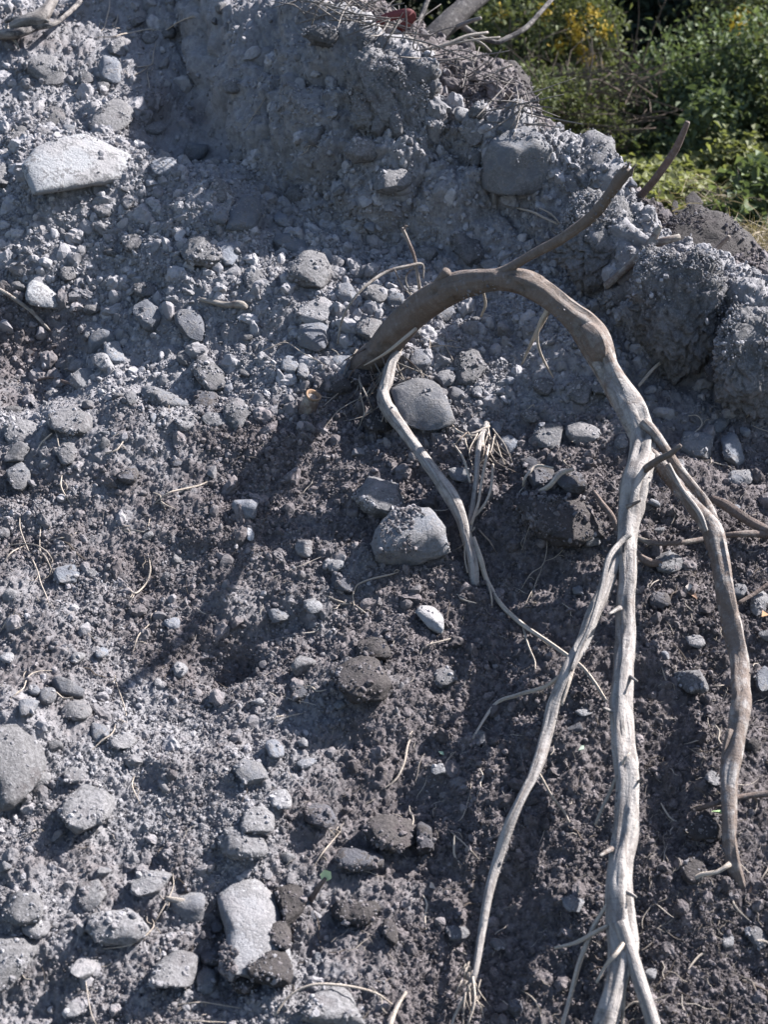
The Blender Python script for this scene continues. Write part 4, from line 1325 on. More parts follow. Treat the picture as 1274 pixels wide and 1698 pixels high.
# the twin strands and the right hand stem
limb('side_root', [(1068, 700, Y(2.33), 20), (1088, 722, Y(2.31), 18), (1118, 765, Y(2.29), 16), (1145, 800, Y(2.28), 15), (1170, 832, Y(2.27), 16), (1184, 862, .10, 18)], 'root', root, B0, pale=.5, sides=12, ridge=.18, wob=.003)
limb('side_root', [(1066, 735, Y(2.31), 24), (1092, 768, Y(2.28), 24), (1118, 800, Y(2.26), 22), (1150, 838, .12, 24), (1180, 880, .11, 34), (1196, 930, .10, 33), (1206, 990, .09, 32), (1216, 1040, .08, 34), (1226, 1100, .07, 32), (1229, 1160, .065, 33),
                   (1224, 1230, .055, 33), (1214, 1290, .05, 30), (1212, 1350, .04, 26), (1214, 1410, .025, 26), (1222, 1450, .005, 24), (1232, 1478, -.02, 18)], 'root', root, B0,
     pale=[.5, .5, .5, .45, .4, .35, .35, .35, .4, .45, .5, .5, .45, .35, .25, .1], sides=18, step=.007, ridge=.32, wob=.004, knots=.12)
limb('rootlet', [(1108, 770, .15, 10), (1130, 810, .14, 9), (1160, 850, .13, 9), (1172, 880, .12, 7)], 'root', root, B0, pale=.8, sides=8)
limb('rootlet', [(1212, 1210, .06, 12), (1202, 1250, .05, 10), (1199, 1290, .04, 8), (1201, 1310, .03, 5)], 'root', root, B0, pale=.4, sides=8)
limb('rootlet', [(1212, 1432, .03, 9), (1190, 1446, .02, 7), (1165, 1450, .015, 8), (1147, 1460, .01, 6)], 'rootlet', root, B0, pale=.9, sides=8)

rb = random.Random(3)
for k in range(26):
    x0, y0 = rb.uniform(590, 690), rb.uniform(575, 650)
    a = rb.uniform(.3, 2.9)
    l = rb.uniform(25, 75)
    h0 = rb.uniform(.01, .05)
    limb('hair_root', [(x0, y0, h0, 3.2), (x0 + math.cos(a) * l * .5, y0 + math.sin(a) * l * .45, h0 * .8 + .01, 2.6), (x0 + math.cos(a + rb.uniform(-.6, .6)) * l, y0 + math.sin(a) * l, .004, 1.4)], 'twig', root, B0, pale=rb.uniform(.1, .8), sides=5, wob=.008)
# broken twig stubs along the hanging stem
for sx, sy, h0, dx, dy in ((1049, 838, .17, 14, -8), (1023, 1010, .14, -12, 8), (1046, 1120, .12, 11, 9), (1014, 1180, .12, -12, -6), (1055, 1300, .11, 12, -10), (1008, 1410, .10, -13, 9), (1044, 1480, .10, 12, 8)):
    limb('stub', [(sx - dx * .6, sy - dy * .3, h0 - .02, 9), (sx + dx * .3, sy + dy * .4, h0 - .01, 7), (sx + dx, sy + dy, h0, 4)], 'root', root, B0, pale=.6, sides=7, ridge=.35, knots=.2)
# ---- the pale forked root below the root base
F0 = hit(652, 600)
fr = empty('forked_root', F0)
tag(fr, 'pale forked root snaking down from under the thick arching root', 'root')
limb('main_root', [(660, 585, .04, 16), (650, 602, .045, 20), (641, 632, .05, 22), (636, 656, .055, 24), (646, 680, .055, 26), (665, 708, .05, 22), (690, 745, .05, 20), (722, 785, .05, 22), (750, 822, .045, 23), (766, 858, .04, 19), (776, 895, .03, 18), (784, 930, .015, 17), (788, 972, -.004, 14)],
     'root', fr, F0, pale=.85, sides=16, step=.006, ridge=.26, wob=.004, knots=.12)
limb('side_root', [(778, 880, .03, 12), (785, 840, .03, 10), (790, 800, .035, 9), (792, 760, .04, 9), (798, 728, .035, 10), (808, 702, .02, 10)], 'root', fr, F0, pale=1.0, sides=10, ridge=.1, wob=.003)
limb('side_root', [(785, 892, .03, 9), (797, 925, .02, 10), (808, 962, .012, 9), (830, 1000, .01, 8), (855, 1026, .012, 8), (890, 1052, .012, 7), (925, 1076, .014, 7), (962, 1102, .012, 6), (985, 1130, .012, 6), (1006, 1162, .006, 5)], 'rootlet', fr, F0, pale=1, sides=8, wob=.002)
for pts in ([(782, 870, .03, 5), (794, 836, .04, 5), (800, 800, .04, 5), (808, 760, .04, 5), (812, 735, .03, 4)], [(778, 865, .03, 5), (800, 842, .03, 5), (812, 815, .035, 5), (818, 770, .03, 4)], [(812, 706, .03, 6), (785, 718, .03, 6), (762, 715, .02, 5), (748, 704, .015, 4)],
            [(780, 800, .04, 4), (770, 765, .04, 4), (752, 735, .02, 3)], [(828, 742, .02, 5), (800, 724, .03, 5), (775, 722, .03, 4), (755, 712, .02, 4)], [(775, 893, .03, 4), (770, 920, .015, 3), (776, 950, .008, 3)], [(808, 962, .012, 4), (816, 990, .008, 3), (816, 1008, .004, 3)],
            [(868, 1040, .012, 4), (876, 1072, .008, 4), (886, 1095, .006, 3), (888, 1110, .004, 3)]):
    limb('rootlet', pts, 'rootlet', fr, F0, pale=1, sides=6, wob=.003)

rb = random.Random(8)
for cx, cy, n_, ln_, sp in ((800, 715, 16, 60, 16), (785, 880, 6, 40, 8), (650, 660, 10, 60, 20)):
    for k in range(n_):
        x0, y0 = cx + rb.gauss(0, sp), cy + rb.gauss(0, 10)
        a = rb.uniform(.6, 2.6)
        l = rb.uniform(.4, 1.2) * ln_
        limb('hair_root', [(x0, y0, .035, 2.8), (x0 + math.cos(a) * l * .5, y0 + math.sin(a) * l * .5, .03, 2.4), (x0 + math.cos(a + rb.uniform(-.5, .5)) * l, y0 + math.sin(a) * l, -.002, 1.2)], 'rootlet', fr, F0, pale=rb.uniform(.3, 1), sides=5, wob=.009)
rb = random.Random(9)
for k in range(14):
    x0, y0 = rb.gauss(778, 5), rb.uniform(1590, 1650)
    a = rb.uniform(.9, 2.3)
    l = rb.uniform(30, 80)
    limb('hair_root', [(x0, y0, .04, 3), (x0 + math.cos(a) * l * .5, y0 + math.sin(a) * l * .5, .03, 2.6), (x0 + math.cos(a + rb.uniform(-.4, .4)) * l, y0 + math.sin(a) * l, -.002, 1.3)], 'rootlet', root, B0, pale=rb.uniform(.4, 1), sides=5, wob=.009)

# ---- cut stub
S0 = hit(514, 668, .012)


def stub():
    ax = np.array([0.35, -0.35, 0.87]); ax /= np.linalg.norm(ax)
    r = 13 * ((S0 - CAM) @ C_F) * TH / (W0 / 2)
    P = np.array([S0 - ax * r * 4.5, S0 - ax * r * 1.2, S0 + ax * r * .9])
    o = link('cut_root_stub', tube_mesh('cut_root_stub', [tube_data(P, [r * 1.3, r * 1.1, r], 18, .004, ridge=.12, pale=np.array([.1, .3, .5]))], M['twig'], S0), None, S0)
    tag(o, 'short sawn off root stub with an open orange rimmed end', 'root stub')
    e = P[2]
    a = np.cross(ax, [1, 0, 0]); a /= np.linalg.norm(a); b = np.cross(ax, a)
    V, F = [], []
    rr = [1.0, 1.02, .82, .74, .3]; hh = [0.42, .62, .60, .18, .1]
    for i in range(5):
        for k in range(20):
            t = k / 20 * 2 * np.pi
            V.append(e + ax * r * (hh[i] - .1) + (a * math.cos(t) + b * math.sin(t)) * r * rr[i] * (1 + .05 * math.sin(3 * t)) - S0)
    for i in range(4):
        for k in range(20):
            F.append([i * 20 + k, i * 20 + (k + 1) % 20, (i + 1) * 20 + (k + 1) % 20, (i + 1) * 20 + k])
    s = NT('cut_wood')
    g = s.n('ShaderNodeNewGeometry')
    s.col(s.mix(s.noise(200, 4, .6, g.outputs['Position']), (0.12, 0.075, 0.05), (0.24, 0.16, 0.11)))
    link('cut_rim', mesh_from('cut_rim', V, F, s.m), o)


stub()

# ---- sticks that are not part of the root
def stick(label, pts, mat='twig', pale=.5, name='stick', cat='stick', sides=9, twigs=(), group=None, **kw):
    o = limb(name, pts, mat, pale=pale, sides=sides, label=label, cat=cat, group=group, **{'wob': .002, 'ridge': .12, **kw})
    og = np.array(o.location)
    for t in twigs:
        limb('side_twig', t, mat, o, og, pale=pale, sides=6, wob=.002)
    return o


stick('grey stick leaning up the right bank with a broken side branch', [(1005, 475, .01, 14), (1035, 450, .03, 14), (1062, 425, .04, 16), (1082, 400, .05, 15), (1096, 375, .06, 8)], pale=.6, twigs=[[(1078, 408, .05, 13), (1100, 400, .06, 13), (1128, 393, .06, 11)]])
stick('bare dark stick standing up behind the bank at the right', [(1050, 338, Y(3.35), 15), (1075, 312, Y(3.33), 13), (1100, 280, Y(3.3), 13), (1120, 250, Y(3.28), 13), (1133, 222, Y(3.26), 11), (1141, 202, Y(3.25), 9)], pale=.15)
stick('thin grey stick standing on the dark earth clod', [(1178, 428, Y(3.0), 6), (1190, 412, Y(2.98), 8), (1210, 392, Y(2.96), 7)], pale=.6)
stick('brown stick running out of the picture at the right edge', [(1180, 826, .03, 12), (1205, 838, .035, 18), (1240, 862, .03, 17), (1290, 888, .02, 18)], pale=.1)
stick('long brown root lying across behind the right hand stem', [(1052, 890, .02, 8), (1085, 900, .03, 9), (1130, 900, .03, 9), (1180, 892, .03, 9), (1225, 886, .03, 11), (1268, 886, .02, 14), (1300, 890, .02, 12)], pale=.3)
stick('reddish brown twig end behind the thick stem', [(985, 815, .02, 7), (1000, 836, .03, 9), (1016, 858, .03, 10), (1024, 880, .01, 7)], pale=.1)
stick('brown curled bark strip beside the flat stone between the stems', [(1050, 908, .02, 8), (1066, 926, .02, 12), (1082, 934, .02, 15), (1098, 934, .015, 8)], pale=.4)
stick('bent bare twig rising left of the arch', [(697, 496, .0, 7), (695, 462, .06, 6), (688, 425, .10, 6), (676, 396, .13, 6), (667, 378, .15, 6)], pale=.5, twigs=[[(670, 385, .14, 4), (672, 376, .15, 4), (675, 375, .155, 3)], [(690, 440, .085, 3), (672, 462, .06, 3), (688, 500, .02, 3)]])
stick('thin twig arching over the rubble left of the root', [(560, 570, .01, 4), (566, 535, .04, 4), (580, 505, .07, 4), (605, 476, .09, 5), (640, 452, .10, 6), (675, 442, .10, 6), (700, 438, .09, 4), (702, 462, .07, 3)], pale=.7, twigs=[[(655, 448, .1, 3), (668, 475, .06, 3), (690, 498, .02, 3)]])
stick('bone shaped weathered stick in rubble above the triangular stone', [(332, 496, .008, 7), (352, 500, .012, 9), (375, 505, .012, 10), (398, 504, .012, 13), (408, 510, .006, 9)], pale=.7)
stick('dark twig lying on the dark earth patch at left', [(62, 630, .006, 4), (85, 625, .010, 5), (105, 632, .010, 5), (122, 637, .004, 4)], pale=0)
stick('dry split stalk lying above the dark earth patch', [(-6, 478, .01, 7), (30, 500, .015, 7), (58, 523, .015, 6), (78, 545, .006, 5)], pale=.6, twigs=[[(50, 512, .015, 5), (66, 530, .012, 5), (82, 548, .005, 4)]])
stick('flat piece of grey wood at the bottom right of the pale tipped stone', [(275, 1490, .006, 8), (300, 1494, .010, 10), (325, 1497, .004, 6)], pale=.7)
stick('brown stick crossing behind the right hand stem near its foot', [(1158, 1342, .01, 8), (1185, 1334, .02, 9), (1230, 1322, .02, 9), (1290, 1314, .02, 13)], pale=.15)
stick('short pale stick at the bottom edge of the picture', [(645, 1705, .02, 9), (658, 1670, .02, 7), (674, 1645, .015, 5)], pale=.9, mat='rootlet')
stick('long dry stalk bending over the bottom middle', [(455, 1685, .008, 4), (480, 1652, .02, 4), (520, 1632, .03, 5), (570, 1634, .03, 5), (620, 1646, .02, 4), (650, 1665, .006, 3)], pale=.8, mat='rootlet')
stick('pale curled rootlet over the dark slabs', [(895, 815, .01, 8), (912, 806, .03, 9), (930, 786, .04, 8), (952, 778, .03, 6)], pale=1.2, mat='rootlet', twigs=[[(868, 806, .01, 4), (872, 790, .03, 5), (890, 772, .035, 5), (918, 776, .03, 4)], [(895, 815, .01, 5), (892, 840, .01, 4), (888, 860, .006, 3)]])
stick('dark twig across the soil at the right edge', [(1225, 1000, .02, 7), (1250, 985, .03, 7), (1285, 962, .03, 7)], pale=0)
stick('pale short root lying on the soil below the right bank', [(1060, 640, .02, 5), (1085, 612, .04, 6), (1110, 592, .05, 6), (1135, 570, .05, 5), (1160, 552, .05, 4)], pale=.8, mat='rootlet', twigs=[[(1148, 540, .05, 3), (1175, 544, .06, 5), (1192, 562, .05, 4), (1200, 585, .03, 4)]])
stick('hooked thin root hanging on the right bank', [(1122, 505, .01, 3), (1124, 518, .02, 4), (1140, 515, .02, 3), (1154, 505, .01, 3)], pale=.7, mat='rootlet')
stick('wiry root across the right end of the cut bank', [(858, 345, .01, 3), (885, 352, .03, 4), (905, 362, .03, 4), (928, 372, .02, 4)], pale=.8, mat='rootlet', twigs=[[(895, 345, .02, 2), (915, 355, .03, 3), (932, 375, .02, 3)]])

# ---- driftwood, top left
D0 = hit(25, 50)
dw = empty('driftwood', D0)
tag(dw, 'weathered grey driftwood root lying on the slope in the top left corner', 'driftwood')
limb('stem', [(18, 46, .05, 16), (45, 36, .06, 22), (68, 28, .07, 26), (84, 8, .08, 18), (96, -20, .09, 16)], 'deadwood', dw, D0, pale=.8, sides=14, ridge=.3, wob=.004)
limb('stem', [(-10, 58, .03, 20), (30, 54, .05, 16), (60, 44, .05, 12), (85, 40, .05, 9), (112, 24, .05, 8), (140, -6, .05, 8)], 'deadwood', dw, D0, pale=.6, sides=12, ridge=.25, wob=.003)
limb('side_root', [(60, 30, .07, 8), (78, 34, .06, 7), (84, 46, .04, 5)], 'deadwood', dw, D0, pale=.8, sides=8)
limb('side_root', [(10, 40, .05, 6), (14, 58, .03, 5), (26, 70, .02, 5), (30, 80, .01, 4)], 'twig', dw, D0, pale=.9, sides=8)
limb('side_root', [(52, 34, .07, 9), (30, 30, .06, 7), (8, 36, .05, 6)], 'deadwood', dw, D0, pale=.7, sides=8)

# ---- fallen trunk, dry branches and strap on the crest
T0 = at_y(700, 84, 3.82)
tr = empty('dead_tree', T0)
tag(tr, 'dead grey trunk with bare branches leaning out behind the bank', 'dead tree')
limb('trunk', [(690, 95, Y(3.78), 34), (706, 72, Y(3.80), 36), (735, 46, Y(3.84), 40), (768, 16, Y(3.9), 38), (810, -22, Y(3.98), 36), (900, -110, Y(4.15), 32)], 'deadwood', tr, T0, pale=.05, sides=18, ridge=.2, wob=.003, step=.012)
limb('branch', [(757, 36, Y(3.86), 12), (790, 58, Y(3.84), 9), (822, 70, Y(3.84), 8), (838, 65, Y(3.85), 9), (870, 48, Y(3.88), 9), (895, 22, Y(3.92), 8), (925, -12, Y(3.98), 8)], 'deadwood', tr, T0, pale=.5, sides=8)
limb('branch', [(755, 46, Y(3.84), 9), (778, 36, Y(3.82), 7), (798, 30, Y(3.8), 6)], 'deadwood', tr, T0, pale=.8, sides=8)
limb('branch', [(690, 52, Y(3.84), 11), (700, 25, Y(3.88), 9), (715, -15, Y(3.93), 8)], 'deadwood', tr, T0, pale=.4, sides=8)
limb('branch', [(648, 12, Y(3.95), 8), (668, 30, Y(3.9), 8), (692, 52, Y(3.84), 9)], 'deadwood', tr, T0, pale=.5, sides=8)
stick('pale peeled root lying along the crest below the dead trunk', [(606, 26, Y(3.66), 7), (640, 46, Y(3.64), 14), (668, 66, Y(3.62), 22), (695, 78, Y(3.60), 18), (722, 90, Y(3.58), 8)], pale=1.1, mat='root', name='peeled_root', cat='root')
stick('pale branching twig spreading right from the crest', [(672, 86, Y(3.6), 6), (700, 84, Y(3.58), 6), (735, 76, Y(3.58), 6), (775, 60, Y(3.6), 6), (810, 54, Y(3.62), 5)], pale=.9, twigs=[[(735, 76, Y(3.58), 4), (790, 66, Y(3.6), 4), (830, 62, Y(3.62), 4)], [(775, 60, Y(3.6), 4), (800, 72, Y(3.6), 4), (815, 86, Y(3.6), 3)]])
stick('long straight dry stalk sliding down behind the big block', [(744, 95, Y(3.75), 4), (790, 132, Y(3.6), 6), (840, 178, Y(3.5), 6), (900, 228, Y(3.36), 5)], pale=1.0, mat='rootlet')
stick('short dark twig fork sticking up by the brown clod', [(812, 176, Y(3.5), 9), (832, 170, Y(3.49), 9), (848, 152, Y(3.48), 9)], pale=.1)
stick('pale dry cane leaning left of the brown clod', [(796, 140, Y(3.6), 4), (826, 118, Y(3.6), 5), (850, 108, Y(3.6), 4)], pale=1, mat='rootlet')
stick('short pale splinter standing on the crest at the top', [(480, 24, Y(3.9), 6), (486, 4, Y(3.9), 7), (490, -12, Y(3.9), 5)], pale=1.1)

def strap():
    pts = [(624, 38), (640, 30), (660, 24), (678, 22), (683, 28), (676, 38), (664, 48), (655, 54)]
    hs = [3.62, 3.61, 3.60, 3.60, 3.61, 3.63, 3.65, 3.66]
    P = catmull(np.array([at_y(a, b, y) for (a, b), y in zip(pts, hs)]), 40)
    og = P[0]
    T = np.gradient(P, axis=0); T /= np.linalg.norm(T, axis=1)[:, None]
    W = np.cross(T, [0.2, 1, .1]); W /= np.linalg.norm(W, axis=1)[:, None]
    Nn = np.cross(W, T)
    wd, th = .0105, .0012
    V = np.concatenate([np.stack([p + w * wd + n * th, p - w * wd + n * th, p - w * wd - n * th, p + w * wd - n * th]) for p, w, n in zip(P - og, W, Nn)])
    F = []
    for i in range(39):
        for k in range(4):
            F.append([i * 4 + k, i * 4 + (k + 1) % 4, i * 4 + 4 + (k + 1) % 4, i * 4 + 4 + k])
    F += [[0, 1, 2, 3], [156 + 3, 156 + 2, 156 + 1, 156]]
    s = NT('red_strap')
    g = s.n('ShaderNodeNewGeometry')
    s.col(s.mix(s.noise(90, 3, .6, g.outputs['Position']), (0.085, 0.024, 0.028), (0.13, 0.042, 0.044)))
    s.p.inputs['Roughness'].default_value = .6
    o = link('red_strap', mesh_from('red_strap', V, F, s.m), None, og)
    tag(o, 'bent red plastic strap lying on the crest by the dead trunk', 'strap')


strap()

# ---- pale rootlets lying on the soil, each where it lies
LYING = [
    ('pale hair roots spread in a tuft at the left edge', [[(38, 835), (34, 870), (44, 905), (62, 945), (78, 985), (82, 1005)], [(0, 912), (22, 904), (55, 905), (78, 918), (90, 934)], [(60, 905), (75, 920), (86, 950)], [(66, 850), (65, 890), (68, 940)], [(40, 905), (20, 918), (2, 938)], [(70, 897), (105, 892), (130, 882)]], 4),
    ('long pale rootlet crossing brown earth left of the shadow', [[(252, 838), (275, 818), (300, 810), (330, 802), (352, 795)]], 5),
    ('thin pale rootlet below the dusty rounded block', [[(78, 700), (92, 720), (100, 750), (110, 775)]], 3),
    ('short curved pale rootlet above the brown earth', [[(168, 752), (190, 746), (206, 728)]], 6),
    ('straight pale straw on the left slope', [[(102, 785), (104, 808), (120, 842)]], 5),
    ('pale curved rootlet on the dark earth patch', [[(92, 648), (98, 620), (105, 610)]], 6),
    ('wavy rootlet running right on brown earth', [[(185, 882), (210, 875), (235, 878), (248, 860)]], 5),
    ('hook shaped pale rootlet on brown earth', [[(205, 968), (222, 984), (240, 970), (248, 945), (245, 918)]], 5),
    ('thin pale rootlet beside the end of the long shadow', [[(218, 1085), (230, 1055), (252, 1030)]], 4),
    ('pale bent rootlet above the stone cluster at left', [[(5, 1168), (35, 1145), (48, 1118), (90, 1112)]], 4),
    ('short pale rootlet at the left picture edge', [[(-2, 1050), (10, 1035), (18, 1018)]], 5),
    ('straight thin stalk above the upright bluish stone', [[(190, 1118), (200, 1155), (210, 1200)]], 4),
    ('curved pale rootlet below the upright bluish stone', [[(140, 1252), (165, 1232), (185, 1220), (192, 1198)]], 4),
    ('pale curved rootlet above the sandy boulder', [[(222, 1288), (220, 1305), (234, 1336)]], 5),
    ('broken pale rootlet hanging on the wide low boulder', [[(286, 1445), (286, 1475), (262, 1515), (250, 1540)]], 4),
    ('dark pale tipped rootlet beside the wide low boulder', [[(165, 1575), (205, 1572), (235, 1560), (252, 1540), (251, 1522)]], 4),
    ('forked pale rootlet below the dark squared block', [[(588, 1015), (590, 985), (600, 970), (640, 954), (668, 946)], [(590, 1000), (570, 1002), (560, 1000)], [(585, 1000), (600, 1012), (612, 1018)], [(536, 985), (555, 994), (575, 1000)]], 5),
    ('pale curved rootlet below the white stone in the middle', [[(696, 1090), (705, 1074), (735, 1062), (775, 1056)]], 5),
    ('pale rootlet standing out of dark soil in the lower middle', [[(636, 1308), (658, 1298), (672, 1270), (676, 1235), (688, 1205)]], 6),
    ('short pale rootlet by the pale pebble', [[(734, 1280), (742, 1262), (756, 1246)]], 5),
    ('thin straw across the slate coloured stone', [[(455, 1200), (480, 1190), (508, 1182)]], 4),
    ('pale thread root above the seedling', [[(518, 1440), (535, 1418), (555, 1395), (565, 1378)], [(535, 1370), (552, 1382), (558, 1392)]], 4),
    ('pale thin root near the slab standing on edge', [[(740, 1372), (760, 1385), (780, 1405), (795, 1425)]], 4),
    ('pale thin root hanging in dark soil in the lower middle', [[(782, 1288), (778, 1325), (772, 1348), (760, 1362)]], 3),
    ('thin root net above the thick stem at left', [[(860, 985), (880, 950), (900, 935), (905, 905), (900, 870)], [(905, 930), (925, 925), (940, 905)], [(868, 1010), (880, 985), (895, 965)], [(900, 935), (890, 960), (878, 1000)]], 3),
    ('thin straight root left of the thick stem', [[(866, 912), (882, 870), (892, 830)]], 3),
    ('wiry thin root tangle at the base of the arch', [[(520, 690), (560, 650), (600, 625), (640, 620)], [(530, 720), (570, 680), (620, 650), (660, 640)], [(600, 560), (640, 600), (680, 640), (700, 655)], [(500, 640), (530, 655), (560, 660)], [(545, 700), (600, 690), (640, 660)]], 3),
    ('fine root whiskers below the arch', [[(670, 560), (690, 600), (705, 640), (715, 655)], [(700, 540), (712, 580), (702, 625)], [(680, 590), (730, 570), (770, 576)], [(715, 545), (740, 580), (755, 610)]], 3),
    ('long fine root from the stub across the rubble', [[(420, 590), (450, 580), (480, 570), (510, 590), (550, 615)], [(420, 615), (450, 600)]], 3),
    ('thread of root over the upper left rubble', [[(158, 62), (190, 60), (225, 52), (250, 48), (275, 50), (310, 30), (328, 28)]], 4),
    ('branched thin root hanging above the dark hollow', [[(205, 108), (225, 110), (248, 106), (256, 85), (258, 70)], [(248, 106), (247, 130), (246, 150)], [(250, 105), (230, 118), (215, 130)]], 3),
    ('dry stalk standing beside the driftwood', [[(158, 60), (172, 42), (180, 15), (180, -10)]], 4),
    ('second dry stalk right of the first near the driftwood', [[(182, 60), (192, 40), (196, 18)]], 4),
    ('fine straight root on the left part of the bank', [[(398, 222), (418, 192), (440, 162)]], 3),
    ('short rootlet low on the bank face', [[(498, 258), (508, 250), (514, 240)]], 3),
    ('pale twig lying among the debris at the right', [[(1135, 1234), (1155, 1230), (1175, 1224)]], 4),
    ('pale splinter crossing the debris below it', [[(1142, 1240), (1160, 1252), (1172, 1260)]], 4),
    ('thin pale twig over the grey flat stone', [[(1160, 1142), (1190, 1138), (1205, 1136)]], 4),
    ('long thin root hanging on the right end of the bank', [[(1206, 678), (1215, 655), (1235, 630), (1248, 600), (1252, 585)], [(1230, 702), (1250, 675), (1280, 640)]], 3),
    ('thin root on the rubble left of the descending arch', [[(862, 690), (875, 680), (886, 672), (886, 678)]], 3),
    ('fine root on the shaded rubble at the right edge', [[(1160, 762), (1185, 766), (1205, 770), (1216, 785)], [(1172, 752), (1190, 765)]], 4),
    ('thin bent twig above the broad grey stone', [[(1128, 735), (1150, 722), (1168, 705), (1160, 690), (1138, 690)]], 4),
    ('pale curved rootlet in dark soil beside the stem', [[(1098, 1104), (1104, 1122), (1110, 1140)]], 4),
    ('pale crooked rootlet by the right dark clod', [[(1118, 1418), (1126, 1428), (1132, 1445)]], 4),
    ('straight pale straw at the right lower edge', [[(1260, 1462), (1270, 1445), (1280, 1428)]], 5),
    ('thin root loop at the bottom right', [[(862, 1640), (880, 1655), (892, 1675), (898, 1690)]], 4),
    ('long thin straw in the lower left soil', [[(140, 1600), (142, 1640), (148, 1680), (160, 1700)]], 4),
    ('thin brown stalk lying above the bottom stone', [[(285, 1668), (320, 1660), (350, 1662), (400, 1672)], [(290, 1690), (330, 1688), (380, 1696)]], 4),
    ('tiny pale sticks on the large pale boulder side', [[(38, 1390), (55, 1380), (60, 1376)], [(60, 1290), (64, 1275)]], 4),
]
for label, strands, wd in LYING:
    first = None
    rr = random.Random(int(strands[0][0][0] * 13 + strands[0][0][1]))
    hairs = []
    for st in strands[:3]:
        for q in range(rr.randint(1, 2)):
            i = rr.randrange(len(st) - 1)
            t = rr.random()
            x, y_ = st[i][0] + (st[i + 1][0] - st[i][0]) * t, st[i][1] + (st[i + 1][1] - st[i][1]) * t
            a = math.atan2(st[i + 1][1] - st[i][1], st[i + 1][0] - st[i][0]) + rr.choice((-1, 1)) * rr.uniform(.4, 1.1)
            l = rr.uniform(9, 24)
            hairs.append([(x, y_), (x + math.cos(a) * l * .5, y_ + math.sin(a) * l * .5), (x + math.cos(a + .5) * l, y_ + math.sin(a + .5) * l)])
    for k, st in enumerate(strands + hairs):
        thin = 1.0 if k < len(strands) else .55
        pts = [(x, y, -.003 if i in (0, len(st) - 1) else .008, wd * thin * (.6 if 0 < i < len(st) - 1 else .3)) for i, (x, y) in enumerate(st)]
        if first is None:
            first = limb('rootlet', pts, 'rootlet', pale=.95, sides=6, wob=.008, step=.005, label=label, cat='root')
        else:
            limb('side_root', pts, 'rootlet', first, np.array(first.location), pale=.8, sides=6, wob=.008, step=.005)

# ---- fine plant litter: short bits of straw, bark and hair root
def litter_shapes(n, seed):
    out = []
    for k in range(n):
        r = np.random.default_rng(seed + k)
        P = np.cumsum(np.vstack([[0, 0, 0], np.array([1, 0, 0]) + r.normal(size=(4, 3)) * [.2, .28, .15]]), 0)
        P = (P - P.mean(0)) / 4
        V, F, tri, uv, pv = tube_data(P, np.array([.6, 1, 1, .9, .4]) * (.013 if k % 3 else .026), 5, .12)
        F = np.vstack([F, np.column_stack([tri, tri[:, 2]])])
        out.append((V, F))
    return out


s = NT('straw')
oi = s.n('ShaderNodeObjectInfo')
s.col(s.mix(s.ramp(oi.outputs['Random'], .15, .95), (0.07, 0.055, 0.046), (0.30, 0.26, 0.225)))
M['straw'] = s.m
r = np.random.default_rng(77)
w = (0.15 + SSOIL[vis] ** 1.5) * (1 - .8 * SBANK[vis]) * (1 + 2.5 * ((spx[vis, 0] > 1040) & (spx[vis, 1] > 820))) * (1 + 3.0 * (samp(BEHIND, SP[vis, 0], SP[vis, 1]) > .4))
j = vis[r.choice(len(vis), 7500, p=w / w.sum())]
ln = np.minimum(0.008 * (1 + r.pareto(2.2, len(j))), .06)
nq = [frame_of(SN[a] + r.normal(size=3) * .25, r.uniform(0, 6.28)).to_euler() for a in j]
scatter('plant_litter', 'bits of straw and hair root strewn over the soil', litter_shapes(9, 40), SP[j] + SN[j] * .0035, np.array([e[:] for e in nq]), np.stack([ln, ln, ln], 1), r.integers(0, 9, len(j)), SSOIL[j], M['straw'])

# ---- soil still stuck to the roots
r = np.random.default_rng(91)
stuck = []
for o in [c for c in list(root.children) + list(fr.children) if c.name.split('.')[0] in ('main_root', 'side_root', 'branch', 'knot')]:
    n = len(o.data.vertices)
    co = np.empty(n * 3, np.float32); o.data.vertices.foreach_get('co', co)
    nn = np.empty(n * 3, np.float32); o.data.vertices.foreach_get('normal', nn)
    co = co.reshape(-1, 3) + np.array(o.parent.location); nn = nn.reshape(-1, 3)
    w = np.clip(nn[:, 2] + .35, 0, 1) * np.clip(fbm(co * 22, 3) * 3 - .15, 0, 1)
    k = int(n * .16)
    if w.sum() > 0 and k > 2:
        stuck.append((co + nn * .0003)[r.choice(n, k, p=w / w.sum())] + r.normal(size=(k, 3)) * .0012)
stuck = np.vstack(stuck)
rad = np.minimum(.0009 * (1 + r.pareto(2.6, len(stuck))), .0034)
scatter('root_soil', 'crumbs of soil still stuck to the roots', grain_shapes(6, 840, True), stuck, r.uniform(0, 6.28, (len(stuck), 3)), rad[:, None] * r.uniform(.8, 1.2, (len(stuck), 3)), r.integers(0, 6, len(stuck)), np.full(len(stuck), .5), M['crumb'])

# ------------------------------------------------------------------ plants behind the heap
def leaf_material(name, a, b, trans=0.35, rnd=True):
    s = NT(name)
    geo = s.n('ShaderNodeNewGeometry')
    f = geo.outputs['Random Per Island']
    n = s.noise(5, 3, .6, geo.outputs['Position'])
    c = s.mix(f, a, b)
    c = s.mix(s.ramp(n, .4, .7, 0, .4), c, tuple(v * .6 for v in a))
    s.col(c)
    s.p.inputs['Roughness'].default_value = .65
    s.p.inputs['Specular IOR Level'].default_value = .12
    tr = s.n('ShaderNodeBsdfTranslucent')
    s.l(s.mix(1.0, c, (1.1, 1.15, .6), 'MULTIPLY'), tr.inputs[0])
    mx = s.n('ShaderNodeMixShader')
    mx.inputs[0].default_value = trans
    s.l(s.p.outputs[0], mx.inputs[1]); s.l(tr.outputs[0], mx.inputs[2])
    s.l(mx.outputs[0], s.t.nodes['Material Output'].inputs[0])
    return s.m


